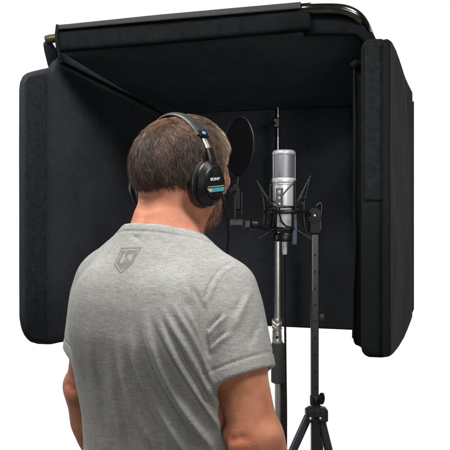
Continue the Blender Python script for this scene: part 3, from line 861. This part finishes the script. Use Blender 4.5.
# ceiling: slopes up towards the front
slab3([P(57,48,1.70), P(150,42,1.66), P(260,33.5,1.615), P(366,28,1.57)], [P(163,113,BLY-.005), P(265,108,2.225), P(358,104,2.15), P(410,101,2.11)], 60, 50, .014, 'ceiling_panel', M['felt_lit'], booth, wav=.0025, seed=4, sag=.012)
MB().tube([P(u, interp([(163,113.6),(358,104.6),(412,101.8)], u), pl_back(u)-.016) for u in np.linspace(163,412,24)], .0035, 8).build('edge_line', M['strip'], booth)
MB().tube([P(60+ (163-60)*t, 61.5+(113-61.5)*t, 1.735+(BLY-.02-1.735)*(t*1.735/(BLY-t*(BLY-1.735)))) for t in np.linspace(0,1,24)], .006, 10).build('edge_line', M['seam'], booth)
# front valance wrapped round the tube, grey mesh trim along its top
Yf = lambda u: 1.70+(u-57)/(366-57)*(-.13)
us = list(np.linspace(56,311,26))
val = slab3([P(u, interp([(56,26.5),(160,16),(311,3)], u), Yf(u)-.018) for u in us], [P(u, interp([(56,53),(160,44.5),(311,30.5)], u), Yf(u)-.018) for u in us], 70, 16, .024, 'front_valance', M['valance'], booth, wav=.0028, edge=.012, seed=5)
tr = slab3([P(u, interp([(58,25.2),(160,14.6),(306,1.6)], u), Yf(u)-.034) for u in us[:-1]], [P(u, interp([(58,29.8),(160,20.6),(306,8.2)], u), Yf(u)-.0375) for u in us[:-1]], 60, 8, .006, 'mesh_trim', M['meshtrim'], val, wav=.0006, seed=6)
cl = [P(57.5, 25, Yf(57)-.036)+Vector((0,0,0)), P(56.5,33,Yf(57)-.040), P(57,45,Yf(57)-.040), P(60,58,Yf(57)-.032)]
MB().tube(cl, .0042, 10).build('end_cap_seam', M['seam'], val)
# fabric pocket right of the sleeve (below the bare tube)
us2 = [304,315,330,345,356,364,370]
slab3([P(u, interp([(304,11),(315,11),(330,11),(345,12.5),(356,17),(364,25),(370,36)], u), Yf(u)-.004) for u in us2],
      [P(u, interp([(304,36),(330,35),(356,36),(364,42),(370,50)], u), Yf(u)-.004) for u in us2], 24, 12, .018, 'corner_pocket', M['valance'], booth, wav=.0018, edge=.009, seed=7)
# frame tube: bare steel where it turns the corner, brassy stub at the other end
fr = catmull([tuple(P(296,10,1.585)), tuple(P(310,9.2,1.572)), tuple(P(330,8.8,1.562)), tuple(P(344,10,1.556)), tuple(P(355,14.5,1.556)), tuple(P(362,21.5,1.565)), tuple(P(366.5,30,1.59)), tuple(P(371,41,1.66)), tuple(P(380,60,1.85))], 8)
MB().tube(fr, .0135, 24).build('frame_tube', M['tube'], booth)
MB().tube([P(58,38,Yf(57)+.01), P(50,39,Yf(57)+.012), P(46.5,40,Yf(57)+.014)], .0115, 20).build('frame_tube', M['brass'], booth)
MB().tube([P(47.5,43,Yf(57)+.02), P(50.5,51,Yf(57)+.04), P(54,64,Yf(57)+.07), P(62,78,Yf(57)+.16)], [.012,.017,.018,.016], 14).build('corner_fabric', M['felt'], booth)
MB().tube([P(345,20,1.575), P(356,26,1.59), P(366,37,1.60), P(372,44,1.61), P(384,47,1.62)], [.010,.018,.020,.016,.010], 16).build('corner_fabric', M['velvet'], booth)

# right side panel: outer sheet, thick folded front flap, inner layer
rw = wall([386,389,393,397,401,404,407,409.5], [(386,39),(389,41),(393,49),(397,61),(401,72),(405,81),(409.5,91)], [(386,357),(390,355),(395,349),(400,342),(405,330),(409.5,318)], pl_right, .020, 'side_panel', M['velvet'], booth, wav=.0022, seed=8)
rw['label'] = 'right side panel of black velvet with a thick folded front edge'
Yr = lambda u: 1.545-(u-360)*.0007
ux = [361,362.5,365,369,375,381,385.5,388,389.5]
flap = slab3([P(u, interp([(361,52),(362.5,45),(365,41.5),(369,39.5),(381,39),(385.5,40.5),(388,44),(389.5,50)], u), Yr(u)) for u in ux],
      [P(u, interp([(361,346),(362.5,352),(365,355),(369,357),(381,357.5),(385.5,357),(388,355.5),(389.5,353)], u), Yr(u)) for u in ux], 26, 80, .030, 'front_flap', M['velvet'], rw, wav=.0024, edge=.015, seed=9)
ux = [364.5,366,369,375,381,385,386.5]
slab3([P(u, interp([(364.5,48),(366,45),(369,43.5),(381,43),(385,44.5),(386.5,48)], u), Yr(u)-.0175) for u in ux],
      [P(u, 200, Yr(u)-.0175) for u in ux], 16, 60, .004, 'loop_strip', M['strip'], rw, wav=.001, seed=10)
Yi = lambda u: 1.60
ux = [353.2,354.2,356,359,362,365]
slab3([P(u, interp([(353.2,76),(354.2,69),(356,66),(359,65),(365,65)], u), Yi(u)) for u in ux],
      [P(u, interp([(353.2,338),(354.2,343),(356,345),(359,346),(365,350)], u), Yi(u)) for u in ux], 20, 80, .018, 'inner_flap', M['velvet'], rw, wav=.0032, edge=.009, seed=12)
fold_highlight = [P(interp([(70,354.2),(110,355.2),(150,355.5),(200,354.4),(240,356),(290,354),(338,353)], v), v, 1.588) for v in np.linspace(70,338,40)]
MB().tube(fold_highlight, .0028, 8).build('edge_line', M['strip'], rw)  # lighter line added as the highlight along the flap's folded edge
MB().tube([P(352,66,1.585), P(356,63.5,1.58), P(361,65,1.585)], [.008,.010,.007], 12).build('corner_fold', M['velvet'], rw)

# ================================================================ CHROME STAND (carries the booth)
YS = 2.08
def PS(u, v): return P(u, v, YS)
bs = empty('booth_stand', (PS(278,217).x, YS, 0), 'tall chrome telescopic stand with black foam grip behind the microphone', 'stand')
def vtube(name, u, v0, v1, r, m, Y, par, dy=0, seg=20): return MB().tube([P(u,v0,Y)+Vector((0,dy,0)), P(u,v1,Y)+Vector((0,dy,0))], r, seg).build(name, m, par)
vtube('chrome_pole', 277.8, 232, 321, .0112, M['nickel'], YS, bs)
vtube('side_rod', 283.4, 236, 321, .0062, M['darkmetal'], YS, bs)
vtube('upper_rod', 277.9, 107.5, 137, .0022, M['nickel'], YS, bs)
vtube('upper_rod_sheath', 276.9, 108, 150, .0060, M['blackmatte'], YS+.012, bs)
vtube('upper_rod_sleeve', 277.9, 137, 150, .0040, M['nickel'], YS, bs)
vtube('support_rod', 277.6, 150, 234, .0075, M['darkmetal'], YS, bs)
vtube('rod_joint', 277.9, 114, 117, .0040, M['nickel'], YS, bs)
MB().box(P(276.2,123,YS), (1,0,0), (0,1,0), (0,0,1), .012, .009, .016, .003).build('rod_clamp', M['black'], bs)
kb_ = MB().tube([P(275,123,YS-.008), P(270.5,123.5,YS-.012)], [.006,.007], 14).build('clamp_knob', M['black'], bs)
MB().tube([P(270.8,123.5,YS-.012), P(269.6,123.6,YS-.013)], .0040, 12).build('knob_screw', M['darkmetal'], kb_)
# clutch: cast collar with swirled relief
cl_ = MB(); c = P(277,331,YS)
prof = [(.012,.042),(.0165,.041),(.0175,.037),(.0155,.032),(.0160,.022),(.0178,.017),(.0160,.012),(.0152,0),(.0162,-.012),(.0175,-.020),(.0170,-.030),(.0182,-.036),(.014,-.040)]
cl_.lathe(c, (0,0,1), prof, 32)
for k, (a0, a1, z0, z1) in enumerate(((200,330,.034,.008),(215,320,.020,-.004),(330,200,.030,.012),(210,270,-.002,.016))):
    pts = [c+Vector((math.cos(math.radians(a0+(a1-a0)*t))*.0172, math.sin(math.radians(a0+(a1-a0)*t))*.0172, z0+(z1-z0)*t)) for t in np.linspace(0,1,10)]
    cl_.tube(pts, .0024, 8)
clu = cl_.build('clutch', M['nickel'], bs, 50)
mb = MB(); q = c+Vector((-.0008,-.0165,-.017))
mb.tube([q+Vector((-.008,.002,-.008)), q+Vector((0,-.001,.011)), q+Vector((.008,.002,-.008))], .0018, 8, closed=True)
mb.build('clutch_lever', M['nickel'], clu)
MB().lathe(q+Vector((0,.004,-.002)), (0,-1,0), [(.0055,0),(.0055,.004),(.003,.005)], 16).build('clutch_hole', M['blackmatte'], clu)  # dark disc added to stand for the black opening in the clutch
MB().lathe(P(277.3,341.5,YS), (0,0,1), [(.018,-.0035),(.0185,0),(.018,.0035)], 28).build('collar_ring', M['silverlight'], clu)
MB().lathe(P(278,362.5,YS), (0,0,1), [(.018,-.067),(.0225,-.064),(.0232,-.060),(.0228,0),(.0232,.056),(.0225,.062),(.018,.066)], 32).build('foam_grip', M['grip'], bs)
MB().tube([P(278,380,YS), Vector((PS(278,380).x,YS,.10))], .0112, 24).build('chrome_pole', M['nickel'], bs)
MB().tube([P(283,378,YS), P(283,470,YS)], .0085, 16).build('side_rod', M['darkmetal'], bs)
MB().lathe((PS(278,217).x,YS,0), (0,0,1), [(.15,.0),(.15,.008),(.142,.016),(.03,.024),(.018,.05),(.013,.11)], 48).build('round_base', M['darkmetal'], bs)

# ================================================================ PERFORATED STAND (carries the shock mount)
YP = 1.66
ps = empty('perforated_stand', (P(316,217,YP).x, YP+.02, 0), 'dark grey tripod stand with evenly punched square column holding the shock mount', 'stand')
px_ = P(315,217,YP).x
ztop, zbot = P(0,232,YP).z, P(0,400,YP).z
hw = .0098
xs = [px_+.0003*k for k in range(1)]
# square column tapering nowhere, with real holes shown as dark plugs set in a recess
colm = MB().box(((P(314.6,0,YP).x), YP, (ztop+zbot)/2), (1,0,0), (0,1,0), (0,0,1), hw, hw, (ztop-zbot)/2, .0018).build('square_column', M['darkmetal'], ps)
for v in (255,271.5,288,304.5,321,337.5,354,370.5,387,403-4):
    MB().lathe(Vector((P(314.6,0,YP).x, YP-hw-.0006, P(0,v,YP).z)), (0,1,0), [(.0030,0),(.0030,.003)], 14).build('column_hole', M['blackmatte'], colm)
vtube('chrome_edge', 312.1, 236, 290, .0012, M['nickel'], YP, ps, -.0105, 8)
# rivet disc low on the column
MB().lathe(P(321.5,317.5,YP), (0,-1,0), [(.010,-.004),(.010,.004),(.007,.006)], 24).build('column_latch', M['darkmetal'], ps)
zh = P(0,409,YP).z
cx = P(315.5,0,YP).x
MB().box((cx,YP,zh-.10), (1,0,0), (0,1,0), (0,0,1), .0118, .0118, .135, .002).build('lower_column', M['darkmetal'], ps)
MB().lathe(Vector((P(315.3,0,YP).x,YP,P(0,400,YP).z)), (0,0,1), [(.013,-.012),(.0145,-.010),(.0145,.010),(.013,.012)], 24).build('column_collar', M['black'], ps)
kn = MB().tube([P(317,399,YP-.01), P(320.6,398.5,YP-.012)], [.004,.004], 12)
kn.lathe(P(321.6,398.5,YP-.012), (.55,-.83,0), [(.006,-.004),(.012,-.002),(.0125,.002),(.006,.005)], 24, (1.25,.8))
kn.build('height_knob', M['black'], ps)
hub = MB().box((cx+.001,YP,P(0,412,YP).z), (1,0,0), (0,1,0), (0,0,1), .024, .020, .0125, .005)
hub.box((cx-.016,YP-.006,P(0,414,YP).z), (1,0,0), (0,1,0), (0,0,1), .0115, .0172, .017, .004)
hub.box((cx+.019,YP-.004,P(0,414,YP).z), (1,0,0), (0,1,0), (0,0,1), .0115, .0186, .017, .004)
hub = hub.build('leg_hub', M['darkmetal'], ps)
for u in (310.5,320.5): MB().lathe(P(u,418.5,YP-.024), (0,-1,0), [(.0036,0),(.0036,.002),(.002,.0035)], 14).build('hub_rivet', M['nickel'], hub)
for (a, bnd) in (((308.0,417),(293.0,450)), ((320.5,417),(328.6,450)), ((318,414),(319.5,450))):
    s0 = P(*a, YP) ; s1 = P(*bnd, YP)
    dy = {0:-.012}.get(0)
    if a[0] > 319: s1 = P(*bnd, YP+.0)+Vector((0,-.04,0))*0
    elif a[0] > 316: s0 = P(*a, YP+.025); s1 = P(*bnd, YP+.07)
    d = (s1-s0); foot = s0+d*((s0.z-.02)/(-d.z))
    mb = MB().tube([s0, foot], .0112, 16)
    lg = mb.build('leg', M['legmetal'], ps)
    MB().tube([foot+Vector((0,0,.03))-d.normalized()*.01, foot+Vector((0,0,-.012))], [.014,.015], 14).build('rubber_foot', M['blackmatte'], lg)
MB().tube([Vector((cx,YP,zh-.23)), Vector((cx,YP,.25))], .009, 12).build('centre_rod', M['darkmetal'], ps)
# swivel head on top
sw = MB()
c = P(313.8,215.5,YP-.006)
sw.lathe(c, (0,-1,0), [(.019,-.014),(.0215,-.012),(.0215,.009),(.019,.0115),(.012,.012),(.012,.0145),(.001,.0150)], 36)
sw.box(P(314.6,226.5,YP-.002), (1,0,0), (0,1,0), (0,0,1), .0165, .014, .021, .004)
swh = sw.build('swivel_head', M['blackmatte'], ps)
MB().lathe(c+Vector((0,-.0165,0)), (0,-1,0), [(.0034,0),(.0034,.0018),(.002,.003)], 16).build('swivel_screw', M['silverlight'], swh)
hdl = catmull([tuple(P(u,v,YP-.012)) for u,v in ((316,206.5),(319.5,203.2),(321.6,205.5),(321.2,213),(320.4,221),(320.8,228),(319.3,231.5))], 5)
MB().tube(hdl, [.0042]*len(hdl), 10).build('swivel_handle', M['black'], swh)

# ================================================================ MICROPHONE
YM = 1.60; mxx = P(283.9,0,YM).x
mic = empty('microphone', (mxx,YM,P(0,232,YM).z), 'silver large-diaphragm studio microphone with grey mesh head, held upright', 'microphone')
Z = lambda v: P(0,v,YM).z
sc_ = YM/FP
def mrev(name, pr, m, par=mic, ang=40, seg=48): return MB().lathe((mxx,YM,0), (0,0,1), [(r*sc_, Z(v)) for r, v in pr], seg).build(name, m, par, ang)
body = mrev('mic_body', [(3,229.5),(8.2,229.3),(8.6,227),(9.2,210),(11.0,206),(11.2,205.2),(11.2,183.5),(11.9,182.8),(12.1,182.0),(12.1,179.0),(11.8,178.4),(4,178.4)], M['silver'])
mrev('body_ring', [(11.5,185.2),(11.62,184.8),(11.62,184.2),(11.4,183.8)], M['silverlight'], body)
gr = mrev('mesh_head', [(8,178.6),(11.5,178.6),(11.5,156.2),(11.4,155.2)], M['grille'])
mrev('head_cap', [(11.2,155.6),(11.75,155.2),(11.85,154),(11.6,152.4),(10.6,151.1),(8.5,150.3),(2,150)], M['silverlight'], gr, 60)
for k in range(3):
    a = math.radians(200+k*70); MB().tube([Vector((mxx+math.cos(a)*11.6*sc_, YM+math.sin(a)*11.6*sc_, Z(v))) for v in (155.5,178.5)], .0008, 6).build('grille_wire', M['silver'], gr)
con = MB().lathe((P(284.6,0,YM).x,YM,0), (0,0,1), [(r*sc_, Z(v)) for r, v in ((2.2,254.5),(2.6,252.5),(3.0,241),(3.2,238),(3.2,234))], 20).build('cable_plug', M['silver'], mic, 40)
cab = catmull([tuple(P(284.6,253.5,YM)), tuple(P(284.8,275,YM+.02)), tuple(P(285.2,330,YM+.05)), tuple(P(286,400,YM+.08)), tuple(P(288,500,YM+.10)), (.22,1.76,.35), (.24,1.80,.03), (.34,1.82,.004), (.55,1.80,.004)], 6)
MB().tube(cab, .0030, 10).build('cable', M['blackmatte'], mic)

# ================================================================ SHOCK MOUNT
sm = empty('shock_mount', (mxx,YM,Z(232)), 'black spider shock mount with crossed elastic cords gripping the silver microphone', 'shock mount')
def Pm(dx, v, dy=0): return Vector((mxx+dx*sc_, YM+dy*sc_, Z(v)))
def ringpts(R, v, n=48, ph=0): return [Pm(R*math.cos(2*math.pi*k/n+ph), v, R*math.sin(2*math.pi*k/n+ph)) for k in range(n)]
MB().tube(ringpts(19.5, 212), .0040, 12, closed=True, flat=((0,0,1), 1.25, .7)).build('outer_ring', M['black'], sm)
MB().tube(ringpts(13.4, 207), .0026, 10, closed=True).build('inner_ring', M['black'], sm)
MB().tube(ringpts(12.2, 228), .0026, 10, closed=True).build('inner_ring', M['black'], sm)
MB().lathe((mxx,YM,0), (0,0,1), [(r*sc_, Z(v)) for r, v in ((5,241.5),(10.0,241.2),(10.6,239.5),(10.6,234.5),(9.8,233),(5,232.8))], 32).build('base_clamp', M['black'], sm, 40)
for k in range(4):                                        # struts between the base clamp and inner ring
    a = math.radians(45+90*k); MB().tube([Pm(11.5*math.cos(a),207,11.5*math.sin(a)*1.1), Pm(12*math.cos(a),228,12*math.sin(a)), Pm(9.5*math.cos(a),236,9.5*math.sin(a))], .0022, 8).build('inner_strut', M['black'], sm)
arms = [(185,27.0,24.5),(-12,26.0,27.0),(125,22,21),(60,24,24)]
tips = []
for i, (deg, rt, rb) in enumerate(arms):
    a = math.radians(deg); ca, sa = math.cos(a), math.sin(a)
    vt = 181.5 if i != 1 else 177
    top_, mid_, bot_ = Pm(ca*rt, vt, sa*rt), Pm(ca*19.8, 212, sa*19.8), Pm(ca*rb, 238.5, sa*rb)
    pts = catmull([tuple(top_), tuple(Pm(ca*22.6,192,sa*22.6)), tuple(Pm(ca*20.2,203,sa*20.2)), tuple(mid_), tuple(Pm(ca*20.2,222,sa*20.2)), tuple(Pm(ca*21.8,230,sa*21.8)), tuple(bot_)], 5)
    n = len(pts)
    MB().tube(pts, [.0019+.0020*math.exp(-((q/(n-1)-.5)/.25)**2) for q in range(n)], 10).build('outer_arm', M['black'], sm)
    for tp in (top_, bot_): MB().lathe(tp, (1,0,.2), [(.0035,-.002),(.0035,.002)], 12).build('cord_hook', M['black'], sm)
    tips.append((deg, top_, bot_))
def ang(deg, R, v): a = math.radians(deg); return Pm(R*math.cos(a), v, R*math.sin(a))
for (deg, tp, bt) in tips:
    for dd in (-34, 34):
        MB().tube([tp, ang(deg+dd, 13.6, 207)], .0011, 6).build('elastic_cord', M['grip'], sm)
        MB().tube([bt, ang(deg+dd, 12.6, 228)], .0011, 6).build('elastic_cord', M['grip'], sm)
        MB().tube([ang(deg+dd, 13.4, 207), ang(deg+dd*.4, 19.0, 214)], .0011, 6).build('elastic_cord', M['grip'], sm)
# upright arms of the cradle in front of the body, with a holed plate
MB().tube([Pm(-15,199,-8), Pm(-9.5,203,-13), Pm(-6.2,205.5,-14)], .0016, 8).build('elastic_cord', M['black'], sm)
MB().tube([Pm(9.5,182.5,-9), Pm(2.5,189.5,-13), Pm(-2,195,-14)], .0016, 8).build('elastic_cord', M['black'], sm)
MB().tube([Pm(10.2,181,-8.5), Pm(10.4,200,-9), Pm(10.6,212,-9.5)], [.0036,.0040,.0036], 10).build('cradle_upright', M['blackmatte'], sm)
MB().tube([Pm(-6,206,-13.8), Pm(-5.5,214,-13), Pm(-3.8,221,-12.5), Pm(1,226,-12), Pm(9,227.5,-9)], .0022, 8).build('cradle_hook', M['black'], sm)
pf_ = MB()
for dx in (-8.3,-3.1): pf_.box(Pm(dx,198,-14.4), (1,0,0), (0,1,0), (0,0,1), .0020, .0022, 9.2*sc_, .0005)
for v in (189.6,195.4,201.4,206.8): pf_.box(Pm(-5.7,v,-14.4), (1,0,0), (0,1,0), (0,0,1), 3.5*sc_, .0021, .0018, .0004)
pf_.build('holed_plate', M['black'], sm)
for v in (192.5,198.4,204.2): MB().lathe(Pm(-5.7,v,-14.0), (0,-1,0), [(.0030,-.001),(.0030,.0016),(.0018,.0026)], 14).build('plate_hole_disc', M['silverlight'], sm)  # pale discs added to show the plate's holes as bright circles
# arm to the stand's swivel
MB().tube([Pm(19.5,212.5,-3), Pm(24,213,-1), P(309.5,214.5,YP-.01)], [.0050,.0055,.0065], 12).build('mounting_arm', M['black'], sm)
MB().tube([Pm(12,222,-8), Pm(18,230,-4), P(310,240,YP-.012)], .0016, 8).build('brace_wire', M['darkmetal'], sm)
MB().tube([Pm(9.5,213,-7.5), Pm(10,228,-8), Pm(9.6,244,-8)], .0044, 10, flat=((0,1,0), .3, 1.4)).build('cord_end_tape', M['bluetape'], sm)
r2 = np.random.default_rng(8)
for s_ in (-1,1):                                        # small hooks where the cords gather
    for k in range(6):
        q = Pm(s_*(15+4.5*r2.random()), 196+26*r2.random(), -6+6*r2.random()-3)
        MB().lathe(q, (r2.normal(),r2.normal(),r2.normal()), [(.0024,-.0018),(.0032,0),(.0024,.0018)], 10).build('cord_hook', M['black'] if k % 2 else M['darkmetal'], sm)

# ================================================================ POP FILTER
YF = 1.47
pf = empty('pop_filter', P(236,205,YF), 'round black fabric pop filter on a short clamp arm before the microphone', 'pop filter')
c = P(238.6,147.5,YF); nrm = Vector((.90,.44,0)).normalized()
nrm = Vector((-.72,-.69,0)).normalized()
R = 30.2/FP*YF
ax2 = nrm
Bv = Vector((0,0,1)).cross(ax2).normalized()
# seen at a slant: the disc faces the singer's mouth
nrm = Vector((-.885,-.465,0)).normalized()
MB().lathe(c, nrm, [(R*.97,-.0008),(R*.97,.0008)], 64).build('screen', M['screen'], pf)
Bv = Vector((0,0,1)).cross(nrm).normalized()
MB().tube([c+Bv*math.cos(t)*R+Vector((0,0,1))*math.sin(t)*R for t in np.linspace(0,2*math.pi,64,endpoint=False)], .0024, 10, closed=True).build('hoop', M['black'], pf)
lo = c+Vector((0,0,-R))
MB().tube([lo+Vector((0,0,.002)), P(237.6,184,YF)], [.0050,.0060], 12).build('hoop_stem', M['black'], pf)
cm = MB().box(P(236.6,188.5,YF), (1,0,.25), (0,1,0), (-.25,0,1), .0085, .008, .010, .003)
cm.box(P(237.3,200,YF), (1,0,0), (0,1,0), (0,0,1), .0088, .008, .024, .003)
cm.lathe(P(233,190.5,YF-.006), (-.8,-.6,0), [(.0065,-.005),(.007,.0),(.006,.006)], 16)
cm.build('stem_clamp', M['blackmatte'], pf)
MB().tube([P(235.4,196,YF-.009), P(235.0,220,YF-.009)], .0022, 8).build('clamp_rod', M['darkmetal'], pf)
MB().tube([P(241.6,193,YF-.009), P(241.6,215,YF-.009)], .0014, 8).build('clamp_rod', M['chrome'], pf)
MB().box(P(237,222.5,YF), (1,0,0), (0,1,0), (0,0,1), .016, .009, .0085, .003).build('pivot_block', M['darkmetal'], pf)
MB().tube([P(240,222.5,YF), P(248,224,YF+.02), P(256,226,YF+.09), P(266,228,YM-.02), Pm(-11,231,-3)], [.006,.0065,.006,.0055,.005], 12).build('clamp_arm', M['blackmatte'], pf)
kn = MB().lathe(P(253.5,224.5,YF+.03), (1,.3,0), [(.010,-.009),(.0125,-.007),(.0125,.007),(.010,.009)], 24)
kn.build('arm_knob', M['black'], pf, 30)
MB().box(P(246.5,224,YF+.015), (1,.2,0), (-.2,1,0), (0,0,1), .008, .010, .009, .002).build('arm_joint', M['darkmetal'], pf)

# ================================================================ WORLD, LAMPS, CAMERA
w = bpy.data.worlds.new('World'); sc.world = w; w.use_nodes = True
nt = w.node_tree; bg = nt.nodes['Background']; bg.inputs[1].default_value = 1.03
tc = nt.nodes.new('ShaderNodeTexCoord'); sp = nt.nodes.new('ShaderNodeSeparateXYZ')      # made-up gradient: white ahead, darkened behind the camera to cut ambient light
nt.links.new(tc.outputs['Generated'], sp.inputs[0])
mr = nt.nodes.new('ShaderNodeMapRange'); mr.interpolation_type = 'SMOOTHSTEP'
mr.inputs['From Min'].default_value = .2; mr.inputs['From Max'].default_value = .75
mr.inputs['To Min'].default_value = .05; mr.inputs['To Max'].default_value = 1
nt.links.new(sp.outputs['Y'], mr.inputs[0]); nt.links.new(mr.outputs[0], bg.inputs[0])
def area(name, loc, aim, size, power, col=(1,1,1)):
    l = bpy.data.lights.new(name, 'AREA'); l.shape = 'RECTANGLE'; l.size, l.size_y = size; l.energy = power; l.color = col
    o = bpy.data.objects.new(name, l); COL.objects.link(o); o.location = loc
    o.rotation_euler = (Vector(aim)-Vector(loc)).to_track_quat('-Z','Y').to_euler(); return o
area('key_softbox', (-.50,.98,2.55), (-.1,1.15,1.3), (.45,.45), 25, (1,.985,.965))
area('side_strip', (-2.1,1.55,1.45), (-.1,1.15,1.2), (.3,.5), 9, (1,.985,.965))
area('front_fill', (.55,-1.5,1.75), (.15,1.9,1.55), (1.3,.9), 10, (1,.985,.965))  # added fill lamp, lightens the booth interior and sleeve
area('shoulder_fill', (.75,.45,2.7), (0,1.2,1.35), (.4,.4), 24, (1,.97,.93))  # added lamp, brightens the right sleeve and shoulder from above
l = bpy.data.lights.new('booth_fill_spot', 'SPOT'); l.energy = 120; l.spot_size = math.radians(24); l.spot_blend = .9; l.shadow_soft_size = .42  # added spot, brightens the booth interior past the man's right side
o = bpy.data.objects.new('booth_fill_spot', l); COL.objects.link(o); o.location = (.72,-.8,1.66)
o.rotation_euler = (Vector((.12,2.1,1.56))-o.location).to_track_quat('-Z','Y').to_euler()
l = bpy.data.lights.new('corner_fill_spot', 'SPOT'); l.energy = 75; l.spot_size = math.radians(13); l.spot_blend = 1; l.shadow_soft_size = .10  # second added spot, lifts the shadow in the booth's back right corner
o = bpy.data.objects.new('corner_fill_spot', l); COL.objects.link(o); o.location = (-.16,-.9,1.78)
o.rotation_euler = (Vector((.40,2.1,1.62))-o.location).to_track_quat('-Z','Y').to_euler()
cam = bpy.data.cameras.new('camera'); co = bpy.data.objects.new('camera', cam); COL.objects.link(co)
co.location = (0,0,EYE); co.rotation_euler = (math.radians(90),0,0)
cam.sensor_width = 36; cam.lens = 36*FP/450; cam.shift_y = -(225-HZ)/450
cam.clip_start = .05; cam.clip_end = 100
sc.camera = co
sc.view_settings.view_transform = 'Standard'; sc.view_settings.look = 'None'; sc.view_settings.exposure = 0; sc.view_settings.gamma = 1
